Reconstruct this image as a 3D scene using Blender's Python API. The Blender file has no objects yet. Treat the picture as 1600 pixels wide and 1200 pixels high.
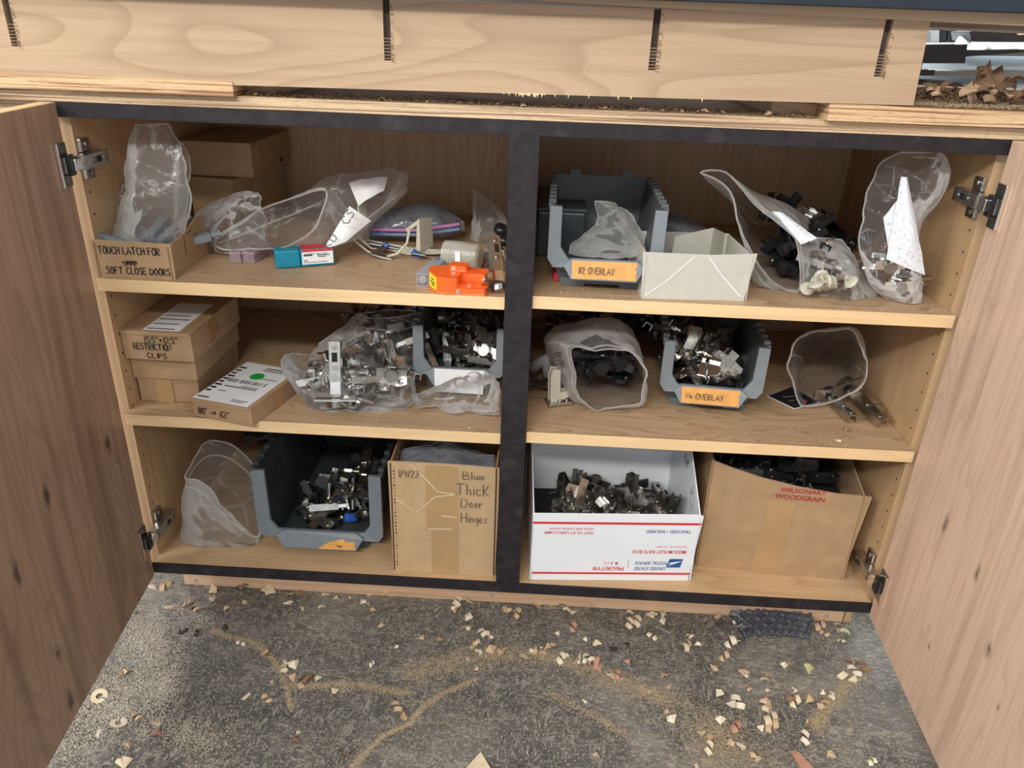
import bpy, math, random
from mathutils import Vector, Matrix, noise
random.seed(7)
PI = math.pi
SC = bpy.context.scene
COL = SC.collection
W = 1.18
UL, UR, ML, MR, FL = .489, .4928, .2756, .2806, -.115
TOPZ, DEP = .705, .488

# ------------------------------------------------------------------ camera
CP = Vector((.6142, -.9906, .8296)); PITCH, YAW, ROLL, FPX = .4424, -.0297, .0368, 1190.4
_cz, _sz, _cx, _sx, _cr, _sr = math.cos(YAW), math.sin(YAW), math.cos(PITCH), math.sin(PITCH), math.cos(ROLL), math.sin(ROLL)
CF = Vector((_sz*_cx, _cz*_cx, -_sx)); _rt = Vector((_cz, -_sz, 0)); _up = _rt.cross(CF)
CR = _cr*_rt + _sr*_up; CU = -_sr*_rt + _cr*_up
cam = bpy.data.cameras.new('camera'); camo = bpy.data.objects.new('camera', cam); COL.objects.link(camo)
camo.matrix_world = Matrix(((CR.x, CU.x, -CF.x, CP.x), (CR.y, CU.y, -CF.y, CP.y), (CR.z, CU.z, -CF.z, CP.z), (0, 0, 0, 1)))
cam.sensor_width = 36; cam.lens = FPX/1600*36; cam.clip_start = .02
SC.camera = camo
# ------------------------------------------------------------------ world, lights, exposure
wd = bpy.data.worlds.new('world'); SC.world = wd; wd.use_nodes = True
wd.node_tree.nodes['Background'].inputs[0].default_value = (.93, .96, 1, 1)
wd.node_tree.nodes['Background'].inputs[1].default_value = .86
def area(name, loc, tgt, sx, sy, power, col):
    l = bpy.data.lights.new(name, 'AREA'); l.shape = 'RECTANGLE'; l.size = sx; l.size_y = sy; l.energy = power; l.color = col
    o = bpy.data.objects.new(name, l); COL.objects.link(o); o.location = loc
    o.rotation_euler = (Vector(tgt)-Vector(loc)).to_track_quat('-Z', 'Y').to_euler()
area('ceiling_tube_light', (.0, -2.55, 2.15), (.5, 0, .3), 1.5, .14, 60, (1, .965, .90))
area('left_fill_light', (-1.7, -1.5, 2.0), (1.1, -.2, .2), 1.6, .3, 46, (1, .97, .93))  # added fill from the left, brightens the right door
area('rear_fill_light', (1.4, 2.0, 2.7), (1.4, 1.2, .6), 1.6, .6, 150, (.95, .98, 1))  # added unseen fill, brightens the machine behind the bench
SC.view_settings.view_transform = 'Standard'; SC.view_settings.look = 'None'
SC.view_settings.exposure = 0.06; SC.view_settings.gamma = 1
try: SC.view_settings.use_curve_mapping = False
except Exception: pass
SC.cycles.transparent_max_bounces = 32

# ------------------------------------------------------------------ pixel rays to real points
def ray(px, py): return CF + CR*((px-800)/FPX) - CU*((py-600)/FPX)
def pY(px, py, Y): d = ray(px, py); return CP + d*((Y-CP.y)/d.y)
def pZ(px, py, Z): d = ray(px, py); return CP + d*((Z-CP.z)/d.z)

# ------------------------------------------------------------------ materials
MATS = {}
def mat(name):
    m = bpy.data.materials.new(name); m.use_nodes = True; nt = m.node_tree
    return m, nt, nt.nodes['Principled BSDF']
def N(nt, t, **kw):
    n = nt.nodes.new(t)
    for k, v in kw.items():
        if k in ('operation', 'blend_type', 'data_type', 'noise_dimensions', 'feature', 'wave_type', 'distance'): setattr(n, k, v)
        else: n.inputs[k].default_value = v
    return n
def coords(nt, scale=(1, 1, 1), obj=True):
    tc = nt.nodes.new('ShaderNodeTexCoord'); mp = nt.nodes.new('ShaderNodeMapping')
    mp.inputs['Scale'].default_value = scale
    nt.links.new(tc.outputs['Object'], mp.inputs['Vector']); return mp.outputs[0]
def ramp(nt, fac, stops):
    r = nt.nodes.new('ShaderNodeValToRGB'); el = r.color_ramp.elements
    while len(el) < len(stops): el.new(.5)
    for e, (p, c) in zip(el, stops): e.position = p; e.color = tuple(c)+(1,) if len(c) == 3 else c
    nt.links.new(fac, r.inputs[0]); return r.outputs[0]
def mixc(nt, fac, a, b, mode='MIX'):
    m = nt.nodes.new('ShaderNodeMix'); m.data_type = 'RGBA'; m.blend_type = mode
    for s, v in ((m.inputs['Factor'], fac), (m.inputs['A'], a), (m.inputs['B'], b)):
        if isinstance(v, (int, float)): s.default_value = v
        elif isinstance(v, tuple): s.default_value = v+(1,) if len(v) == 3 else v
        else: nt.links.new(v, s)
    return m.outputs['Result']
def bump(nt, p, h, strength=.2, dist=.002):
    b = nt.nodes.new('ShaderNodeBump'); b.inputs['Strength'].default_value = strength; b.inputs['Distance'].default_value = dist
    nt.links.new(h, b.inputs['Height']); nt.links.new(b.outputs[0], p.inputs['Normal'])
def wood(name, base, dark, axis='X', lines=9, line_amt=.5, sc=1.0, rough=.45, knots=()):
    m, nt, p = mat(name); L = nt.links.new
    k = {'X': (.13, 1, 1), 'Y': (1, .13, 1), 'Z': (1, 1, .13)}[axis]
    v = coords(nt, tuple(a*3.2*sc for a in k))
    n1 = N(nt, 'ShaderNodeTexNoise', Scale=1.3, Detail=2.0, Roughness=.45, Distortion=.35); L(v, n1.inputs['Vector'])
    mu = N(nt, 'ShaderNodeMath', operation='MULTIPLY'); mu.inputs[1].default_value = lines*1.9; L(n1.outputs[0], mu.inputs[0])
    si = N(nt, 'ShaderNodeMath', operation='FRACT'); L(mu.outputs[0], si.inputs[0])
    lines_c = ramp(nt, si.outputs[0], [(.0, (0, 0, 0)), (.55, (.08, .08, .08)), (.88, (.8, .8, .8)), (.93, (1, 1, 1)), (1.0, (0, 0, 0))])
    k2 = {'X': (4, 130, 130), 'Y': (130, 4, 130), 'Z': (130, 130, 4)}[axis]
    n2 = N(nt, 'ShaderNodeTexNoise', Scale=1.0, Detail=3.0); L(coords(nt, k2), n2.inputs['Vector'])
    n3 = N(nt, 'ShaderNodeTexNoise', Scale=1.6, Detail=1.0); L(coords(nt, tuple(a*3 for a in k)), n3.inputs['Vector'])
    c = mixc(nt, ramp(nt, n3.outputs[0], [(.3, (0, 0, 0)), (.7, (1, 1, 1))]), base, tuple(b*.72+d*.28 for b, d in zip(base, dark)))
    f = N(nt, 'ShaderNodeMath', operation='MULTIPLY'); f.inputs[1].default_value = line_amt; L(lines_c, f.inputs[0])
    c = mixc(nt, f.outputs[0], c, dark)
    f2 = ramp(nt, n2.outputs[0], [(.45, (0, 0, 0)), (.75, (.35, .35, .35))])
    c = mixc(nt, f2, c, dark)
    if knots:
        wob = N(nt, 'ShaderNodeTexNoise', Scale=60.0, Detail=2.0); L(coords(nt), wob.inputs['Vector'])
        for kx, ky, kz, kr in knots:
            tc = nt.nodes.new('ShaderNodeTexCoord'); mp = nt.nodes.new('ShaderNodeMapping'); L(tc.outputs['Object'], mp.inputs['Vector'])
            mp.inputs['Scale'].default_value = (0, 1/kr, .45/kr); mp.inputs['Location'].default_value = (0, -ky/kr, -.45*kz/kr)
            ln = nt.nodes.new('ShaderNodeVectorMath'); ln.operation = 'LENGTH'; L(mp.outputs[0], ln.inputs[0])
            ad = N(nt, 'ShaderNodeMath', operation='ADD'); L(ln.outputs['Value'], ad.inputs[0]); ml = N(nt, 'ShaderNodeMath', operation='MULTIPLY'); ml.inputs[1].default_value = .8; L(wob.outputs[0], ml.inputs[0]); L(ml.outputs[0], ad.inputs[1])
            c = mixc(nt, ramp(nt, ad.outputs[0], [(.0, (.95, .95, .95)), (.55, (.8, .8, .8)), (.75, (.25, .25, .25)), (1.0, (.0, .0, .0))]), c, tuple(d*.3 for d in dark))
        n4 = N(nt, 'ShaderNodeTexNoise', Scale=1.0, Detail=1.0); L(coords(nt, (28, 28, 2.2)), n4.inputs['Vector'])
        c = mixc(nt, ramp(nt, n4.outputs[0], [(.58, (0, 0, 0)), (.74, (.45, .45, .45))]), c, tuple(d*.7 for d in dark))
    L(c, p.inputs['Base Color']); p.inputs['Roughness'].default_value = rough
    bump(nt, p, n2.outputs[0], .12, .0006)
    return m
def ply_edge(name, a, b):
    m, nt, p = mat(name); L = nt.links.new
    v = coords(nt, (3, 3, 340)); n = N(nt, 'ShaderNodeTexNoise', Scale=1.0, Detail=2.0, Distortion=1.1); L(v, n.inputs['Vector'])
    v2 = coords(nt, (90, 90, 700)); n2 = N(nt, 'ShaderNodeTexNoise', Scale=1.0, Detail=2.0); L(v2, n2.inputs['Vector'])
    c = ramp(nt, n.outputs[0], [(.36, b), (.5, a), (.62, tuple(x*1.12 for x in a))])
    c = mixc(nt, ramp(nt, n2.outputs[0], [(.55, (0, 0, 0)), (.7, (.5, .5, .5))]), c, b)
    L(c, p.inputs['Base Color']); p.inputs['Roughness'].default_value = .6; return m
def noisy(name, base, var=.15, scale=40, rough=.6, metal=0, bmp=.1, spec=None, bd=.001, dust=None):
    m, nt, p = mat(name); L = nt.links.new
    n = N(nt, 'ShaderNodeTexNoise', Scale=scale, Detail=4.0); L(coords(nt), n.inputs['Vector'])
    c = mixc(nt, ramp(nt, n.outputs[0], [(.3, (0, 0, 0)), (.7, (1, 1, 1))]), tuple(x*(1-var) for x in base), tuple(min(1, x*(1+var)) for x in base))
    if dust:
        n2 = N(nt, 'ShaderNodeTexNoise', Scale=dust[1], Detail=5.0); L(coords(nt), n2.inputs['Vector'])
        c = mixc(nt, ramp(nt, n2.outputs[0], [(.55, (0, 0, 0)), (.8, (dust[2],)*3)]), c, dust[0])
    L(c, p.inputs['Base Color']); p.inputs['Roughness'].default_value = rough; p.inputs['Metallic'].default_value = metal
    if spec is not None: p.inputs['Specular IOR Level'].default_value = spec
    if bmp: bump(nt, p, n.outputs[0], bmp, bd)
    return m
def film(name, col=(.6, .6, .6), haze=.16, rough=.22, crinkle=60, edge=.55):
    m, nt, p = mat(name); L = nt.links.new
    out = nt.nodes['Material Output']
    v = coords(nt); n = N(nt, 'ShaderNodeTexNoise', Scale=crinkle*.5, Detail=3.0, Distortion=1.5); L(v, n.inputs['Vector'])
    vo = N(nt, 'ShaderNodeTexVoronoi', Scale=crinkle); L(v, vo.inputs['Vector'])
    ad = N(nt, 'ShaderNodeMath', operation='ADD'); L(n.outputs[0], ad.inputs[0]); L(vo.outputs['Distance'], ad.inputs[1])
    bump(nt, p, ad.outputs[0], .8, .0035)
    p.inputs['Base Color'].default_value = col+(1,); p.inputs['Roughness'].default_value = rough; p.inputs['Specular IOR Level'].default_value = 1.0
    tr = nt.nodes.new('ShaderNodeBsdfTransparent'); tr.inputs[0].default_value = (.97, .97, .97, 1)
    fr = N(nt, 'ShaderNodeFresnel', IOR=1.55)
    nf = N(nt, 'ShaderNodeTexNoise', Scale=9, Detail=5.0, Roughness=.7); L(v, nf.inputs['Vector'])
    r = ramp(nt, nf.outputs[0], [(.3, (haze*.7,)*3), (.75, (haze*1.35,)*3)])
    mx = N(nt, 'ShaderNodeMath', operation='MULTIPLY'); mx.inputs[1].default_value = edge; L(fr.outputs[0], mx.inputs[0])
    s = N(nt, 'ShaderNodeMath', operation='ADD'); s.use_clamp = True; L(r, s.inputs[0]); L(mx.outputs[0], s.inputs[1])
    # fold creases: stretched plastic turns white along them
    wq = nt.nodes.new('ShaderNodeVectorMath'); wq.operation = 'MULTIPLY_ADD'; L(nf.outputs['Color'], wq.inputs[0]); wq.inputs[1].default_value = (.05, .05, .05); L(v, wq.inputs[2])
    ve = N(nt, 'ShaderNodeTexVoronoi', feature='DISTANCE_TO_EDGE', Scale=crinkle*.42); L(wq.outputs[0], ve.inputs['Vector'])
    cr = ramp(nt, ve.outputs['Distance'], [(.0, (.34, .34, .34)), (.035, (.06, .06, .06)), (.09, (0, 0, 0))])
    s2 = N(nt, 'ShaderNodeMath', operation='ADD'); s2.use_clamp = True; L(s.outputs[0], s2.inputs[0])
    cm = N(nt, 'ShaderNodeMath', operation='MULTIPLY'); L(cr, cm.inputs[0]); L(ramp(nt, n.outputs[0], [(.42, (0, 0, 0)), (.6, (1, 1, 1))]), cm.inputs[1]); L(cm.outputs[0], s2.inputs[1]); s = s2
    tl = nt.nodes.new('ShaderNodeBsdfTranslucent'); tl.inputs[0].default_value = col+(1,)
    m2 = nt.nodes.new('ShaderNodeMixShader'); m2.inputs[0].default_value = .42; L(p.outputs[0], m2.inputs[1]); L(tl.outputs[0], m2.inputs[2]); p = m2
    ms = nt.nodes.new('ShaderNodeMixShader'); L(s.outputs[0], ms.inputs[0]); L(tr.outputs[0], ms.inputs[1]); L(p.outputs[0], ms.inputs[2])
    L(ms.outputs[0], out.inputs[0]); return m
def flatm(name, c, rough=.5, metal=0):
    m, nt, p = mat(name)
    n = N(nt, 'ShaderNodeTexNoise', Scale=90, Detail=2.0); nt.links.new(coords(nt), n.inputs['Vector'])
    nt.links.new(mixc(nt, n.outputs[0], tuple(x*.92 for x in c), tuple(min(1, x*1.08) for x in c)), p.inputs['Base Color'])
    p.inputs['Roughness'].default_value = rough; p.inputs['Metallic'].default_value = metal; return m

def door_pt(px, py, side):
    # where the sight line meets the inner face of the opened door, in the cabinet's own coordinates
    a = math.radians(95.95 if side < 0 else 93.4); d = Vector((side*math.cos(a), -math.sin(a), 0)); n = Vector((d.y, -d.x, 0)); o = Vector((.0027 if side < 0 else W-.0026, -.0085, 0))
    r = ray(px, py); p = CP+r*((o-CP).dot(n)/r.dot(n)); return (p.x, p.y, p.z-FL)
KR = [door_pt(1478, 815, 1)+(0.0190,), door_pt(1526, 898, 1)+(0.0133,), door_pt(1545, 1012, 1)+(0.0152,), door_pt(1452, 640, 1)+(0.0076,), door_pt(1452, 1008, 1)+(0.0076,), door_pt(1560, 1105, 1)+(0.0076,)]
KL = [door_pt(26, 895, -1)+(0.0190,), door_pt(73, 775, -1)+(0.0152,), door_pt(110, 1098, -1)+(0.0190,), door_pt(168, 692, -1)+(0.0171,), door_pt(184, 625, -1)+(0.0114,), door_pt(90, 1020, -1)+(0.0114,)]
M_apron = wood('maple_board', (.50, .352, .222), (.29, .185, .11), 'X', 10, .5, 1.9)
M_slab = wood('bench_edge_wood', (.47, .33, .205), (.36, .23, .13), 'X', 4, .3)
M_shelf = wood('shelf_wood', (.54, .365, .215), (.27, .17, .095), 'X', 14, .68, 3.0)
M_edge = wood('edge_band_wood', (.84, .61, .34), (.62, .42, .22), 'X', 5, .35, 3)
M_bottom = wood('cabinet_floor_wood', (.63, .425, .235), (.38, .24, .13), 'X', 8, .4, 2)
M_side = wood('side_wood', (.53, .35, .19), (.36, .22, .115), 'Z', 6, .35, 1.5)
M_back = wood('back_wood', (.60, .43, .275), (.36, .235, .14), 'Z', 5, .4, 3.0)
M_doorL = wood('shaded_left_door_wood', (.46, .30, .205), (.20, .115, .07), 'Z', 12, .34, 2.2, knots=KL)  # darker copy of the door wood, back-lit shade put into the colour
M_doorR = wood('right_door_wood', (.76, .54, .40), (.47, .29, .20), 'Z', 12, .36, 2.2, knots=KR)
M_toe = wood('toe_kick_wood', (.64, .43, .28), (.38, .23, .13), 'X', 6, .4, 2)
M_ply1 = ply_edge('plywood_edge', (.58, .42, .26), (.22, .13, .075))
M_ply2 = ply_edge('plywood_block_edge', (.62, .42, .235), (.26, .13, .055))
M_dark = noisy('dark_stain', (.020, .016, .019), .3, 60, .55, spec=.3, dust=((.065, .055, .06), 25, .6))
M_navy = noisy('dark_trim', (.018, .025, .036), .15, 30, .55, spec=.3)
M_card = noisy('cardboard', (.40, .262, .145), .10, 30, .75, dust=((.50, .36, .22), 12, .3))
M_card2 = noisy('pale_cardboard', (.50, .345, .19), .08, 25, .75)
M_cardd = noisy('cardboard_shade_side', (.33, .215, .125), .10, 30, .8)
M_tape = noisy('packing_tape', (.37, .215, .095), .06, 20, .28, bmp=.05)
M_tape2 = noisy('clear_packing_tape', (.44, .285, .14), .06, 20, .25, bmp=.05)
M_wbox = noisy('white_chipboard', (.53, .52, .46), .05, 60, .8)
M_white = noisy('white_coated_card', (.80, .84, .88), .02, 20, .5, bmp=.03)
M_paper = noisy('white_paper', (.82, .83, .84), .04, 25, .6, bmp=.2)
M_paperspeck = noisy('printed_paper', (.78, .82, .88), .05, 25, .6, bmp=.3, dust=((.12, .14, .2), 260, .8))
M_bin = noisy('grey_bin_plastic', (.105, .12, .126), .1, 40, .42, bmp=.04, dust=((.18, .19, .19), 18, .45))
M_rim = noisy('grey_bin_lit_rim', (.20, .228, .25), .05, 40, .4, bmp=.03)  # rim facing the light: brightness put into the colour; touch latches share it
M_bin2 = noisy('dark_bin_plastic', (.045, .055, .06), .15, 40, .4, bmp=.04, dust=((.2, .19, .17), 16, .5))
M_rim2 = noisy('dark_bin_lit_rim', (.17, .20, .225), .05, 40, .4, bmp=.03)  # lighter than the bin body, light on the rim put into the colour
M_orange = noisy('orange_tape', (.66, .32, .075), .15, 50, .5, bmp=.1)
M_jig = noisy('orange_plastic', (.90, .135, .02), .04, 40, .38, bmp=.02)
M_yellow = flatm('yellow_sticker', (.85, .72, .02), .4)
M_teal = noisy('teal_plastic', (.008, .24, .36), .08, 40, .25, bmp=.02)
M_red = flatm('red_print', (.62, .03, .04), .5)
M_maroon = flatm('maroon_print', (.40, .03, .035), .6)
M_blue = flatm('blue_print', (.02, .09, .28), .5)
M_bluep = flatm('blue_plastic', (.03, .12, .55), .35)
M_green = flatm('green_dot', (.01, .36, .05), .5)
M_ink = flatm('black_marker', (.012, .011, .012), .5)
M_pencil = flatm('faded_marker', (.07, .055, .05), .6)
M_black = noisy('black_plastic', (.012, .013, .015), .2, 50, .3, bmp=.03)
M_nickel = noisy('nickel', (.50, .485, .455), .18, 120, .28, 1, .05)
M_bright = noisy('polished_nickel', (.86, .85, .82), .05, 90, .2, 1, .02)
M_dknick = noisy('dark_nickel', (.32, .305, .28), .2, 120, .35, 1, .05)  # darker nickel for screws, cups and fittings
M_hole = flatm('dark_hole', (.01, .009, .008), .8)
M_beige = film('beige_clear_plastic', (.62, .60, .50), .75, .3, 30)
M_beige2 = noisy('beige_plastic', (.52, .50, .40), .05, 40, .35, bmp=.02)
M_pink = film('pink_clear_plastic', (.72, .60, .66), .5, .2, 30)
M_film = film('clear_film', (.72, .72, .71), .055, .14, 55)
M_film2 = film('frosted_film', (.70, .70, .68), .15, .2, 40)
M_film3 = film('crisp_clear_film', (.78, .79, .80), .035, .07, 80, .9)
M_seam = film('film_seam', (.80, .80, .79), .3, .25, 30)
M_grey = film('grey_film', (.36, .38, .44), .5, .2, 45)
M_purple = flatm('purple_zip', (.30, .04, .25), .4)
M_navyzip = flatm('blue_zip', (.04, .08, .26), .4)
M_rubber = noisy('rubber', (.07, .075, .095), .2, 60, .5, dust=((.2, .19, .18), 30, .35))
M_chip = [noisy('wood_chip_%s' % n, c, .12, 90, .7) for n, c in
          (('pale', (.74, .62, .42)), ('cream', (.80, .71, .54)), ('tan', (.58, .40, .24)), ('red', (.50, .27, .18)), ('brown', (.27, .17, .10)), ('dark', (.05, .035, .03)), ('green', (.55, .50, .26)))]
M_dust = noisy('sawdust', (.46, .36, .235), .25, 200, .9)
M_dust2 = noisy('pale_dust', (.60, .54, .44), .2, 200, .9)
M_wmet = noisy('white_metal', (.80, .86, .90), .03, 20, .4)
M_gmet = noisy('grey_metal', (.30, .31, .31), .1, 20, .5)
M_glassy = film('clear_rigid_plastic', (.75, .78, .85), .22, .08, 12)
M_redwood = flatm('red_painted_board', (.34, .07, .045), .5)
M_kerf = noisy('dark_kerf', (.05, .035, .03), .4, 90, .8)  # dark brown floor of the saw slots
M_wall = noisy('workshop_wall', (.45, .44, .42), .05, 4, .8)
# floor
def floor_mat():
    m, nt, p = mat('dusty_dark_floor'); L = nt.links.new
    v = coords(nt)
    n = N(nt, 'ShaderNodeTexNoise', Scale=5.0, Detail=6.0, Roughness=.65, Distortion=.8); L(v, n.inputs['Vector'])
    c = ramp(nt, n.outputs[0], [(.3, (.048, .049, .047)), (.5, (.10, .099, .09)), (.68, (.21, .20, .18))])
    tc = nt.nodes.new('ShaderNodeTexCoord'); mp = nt.nodes.new('ShaderNodeMapping'); L(tc.outputs['Object'], mp.inputs['Vector'])
    mp.inputs['Rotation'].default_value = (0, 0, .35); mp.inputs['Scale'].default_value = (45, 120, 1)
    n2 = N(nt, 'ShaderNodeTexNoise', Scale=1.0, Detail=7.0, Roughness=.78, Distortion=1.6); L(mp.outputs[0], n2.inputs['Vector'])
    mp2 = nt.nodes.new('ShaderNodeMapping'); L(tc.outputs['Object'], mp2.inputs['Vector']); mp2.inputs['Rotation'].default_value = (0, 0, -.5); mp2.inputs['Scale'].default_value = (60, 22, 1)
    n5 = N(nt, 'ShaderNodeTexNoise', Scale=1.0, Detail=8.0, Roughness=.8, Distortion=2.4); L(mp2.outputs[0], n5.inputs['Vector'])
    n3 = N(nt, 'ShaderNodeTexNoise', Scale=5.0, Detail=4.0, Distortion=1.0); L(v, n3.inputs['Vector'])
    f = N(nt, 'ShaderNodeMath', operation='MULTIPLY'); L(ramp(nt, n2.outputs[0], [(.50, (0, 0, 0)), (.60, (1, 1, 1))]), f.inputs[0])
    L(ramp(nt, n3.outputs[0], [(.35, (.25, .25, .25)), (.6, (1, 1, 1))]), f.inputs[1])
    c = mixc(nt, f.outputs[0], c, (.40, .355, .285))
    f = N(nt, 'ShaderNodeMath', operation='MULTIPLY'); L(ramp(nt, n5.outputs[0], [(.52, (0, 0, 0)), (.60, (.9, .9, .9))]), f.inputs[0])
    L(ramp(nt, n3.outputs[0], [(.42, (1, 1, 1)), (.62, (.1, .1, .1))]), f.inputs[1])
    c = mixc(nt, f.outputs[0], c, (.36, .33, .28))
    n4 = N(nt, 'ShaderNodeTexNoise', Scale=260.0, Detail=2.0); L(v, n4.inputs['Vector'])
    c = mixc(nt, ramp(nt, n4.outputs[0], [(.60, (0, 0, 0)), (.67, (.75, .75, .75))]), c, (.50, .45, .36))
    L(c, p.inputs['Base Color']); p.inputs['Roughness'].default_value = .62
    bump(nt, p, n2.outputs[0], .25, .001); return m
M_floor = floor_mat()

# ------------------------------------------------------------------ mesh helpers
def tag(o, label=None, cat=None, group=None, kind=None):
    if label: o['label'] = label
    if cat: o['category'] = cat
    if group: o['group'] = group
    if kind: o['kind'] = kind
    return o
def empty(name, loc, rz=0, label=None, cat=None, group=None, rot=None):
    o = bpy.data.objects.new(name, None); COL.objects.link(o); o.location = loc
    o.rotation_euler = rot if rot else (0, 0, rz); o.empty_display_size = .02
    return tag(o, label, cat, group)
class MB:
    def __init__(s): s.v = []; s.f = []; s.m = []; s.M = Matrix()
    def add(s, vs, fs, m=0, M=None):
        b = len(s.v); T = s.M @ M if M is not None else s.M
        s.v += [T @ Vector(p) for p in vs]
        s.f += [tuple(b+i for i in f) for f in fs]; s.m += [m]*len(fs); return s
    def box(s, x0, y0, z0, x1, y1, z1, m=0, M=None, taper=0):
        t = taper
        return s.add([(x0, y0, z0), (x1, y0, z0), (x1, y1, z0), (x0, y1, z0), (x0+t, y0+t, z1), (x1-t, y0+t, z1), (x1-t, y1-t, z1), (x0+t, y1-t, z1)],
                     [(0, 3, 2, 1), (4, 5, 6, 7), (0, 1, 5, 4), (1, 2, 6, 5), (2, 3, 7, 6), (3, 0, 4, 7)], m, M)
    def prism(s, poly, a, b, plane='XZ', m=0, M=None):
        # poly in the plane, extruded from a to b on the remaining axis
        f = {'XZ': lambda u, w, h: (u, h, w), 'YZ': lambda u, w, h: (h, u, w), 'XY': lambda u, w, h: (u, w, h)}[plane]
        n = len(poly)
        vs = [f(u, w, a) for u, w in poly]+[f(u, w, b) for u, w in poly]
        fs = [tuple(range(n)), tuple(range(2*n-1, n-1, -1))]+[(i, (i+1) % n, n+(i+1) % n, n+i) for i in range(n)]
        return s.add(vs, fs, m, M)
    def cyl(s, p, q, r, r2=None, n=12, m=0, M=None):
        return s.tube([p, q], [r, r if r2 is None else r2], n, m, M)
    def tube(s, path, r, n=8, m=0, M=None, cap=True):
        path = [Vector(p) for p in path]; k = len(path); rs = r if isinstance(r, (list, tuple)) else [r]*k
        vs = []; fs = []; up = None
        for i, p in enumerate(path):
            t = (path[min(i+1, k-1)]-path[max(i-1, 0)])
            t = t.normalized() if t.length > 1e-9 else Vector((0, 0, 1))
            if up is None: up = Vector((0, 0, 1)) if abs(t.z) < .9 else Vector((1, 0, 0))
            a = t.cross(up).normalized(); up = a.cross(t).normalized()
            for j in range(n):
                c = 2*PI*j/n; vs.append(p+(a*math.cos(c)+up*math.sin(c))*rs[i])
        for i in range(k-1):
            for j in range(n):
                fs.append((i*n+j, i*n+(j+1) % n, (i+1)*n+(j+1) % n, (i+1)*n+j))
        if cap: fs += [tuple(range(n-1, -1, -1)), tuple((k-1)*n+j for j in range(n))]
        return s.add(vs, fs, m, M)
    def strip(s, pts, w, nrm, m=0, M=None):
        # flat ribbon along pts, width w, lying across normal nrm
        pts = [Vector(p) for p in pts]; nrm = Vector(nrm); vs = []; k = len(pts)
        for i, p in enumerate(pts):
            t = (pts[min(i+1, k-1)]-pts[max(i-1, 0)]).normalized(); a = nrm.cross(t).normalized()*w/2
            vs += [p-a, p+a]
        return s.add(vs, [(2*i, 2*i+1, 2*i+3, 2*i+2) for i in range(k-1)], m, M)
    def build(s, name, mats, parent=None, smooth=False, bevel=0, label=None, cat=None, group=None, kind=None, loc=None, rot=None):
        me = bpy.data.meshes.new(name); me.from_pydata(s.v, [], s.f)
        for mm in (mats if isinstance(mats, (list, tuple)) else [mats]): me.materials.append(mm)
        me.polygons.foreach_set('material_index', s.m)
        if smooth: me.polygons.foreach_set('use_smooth', [True]*len(s.f))
        me.update()
        o = bpy.data.objects.new(name, me); COL.objects.link(o)
        if parent: o.parent = parent
        if loc is not None: o.location = loc
        if rot is not None: o.rotation_euler = rot
        if bevel:
            b = o.modifiers.new('bevel', 'BEVEL'); b.width = bevel; b.segments = 2; b.limit_method = 'ANGLE'
        return tag(o, label, cat, group, kind)
def bx(name, mats, b, parent=None, bevel=0, **k): return MB().box(*b).build(name, mats, parent, bevel=bevel, **k)
def copy_tree(o, parent=None):
    c = o.copy(); COL.objects.link(c)
    if parent: c.parent = parent
    for ch in list(o.children): copy_tree(ch, c)
    return c

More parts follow.
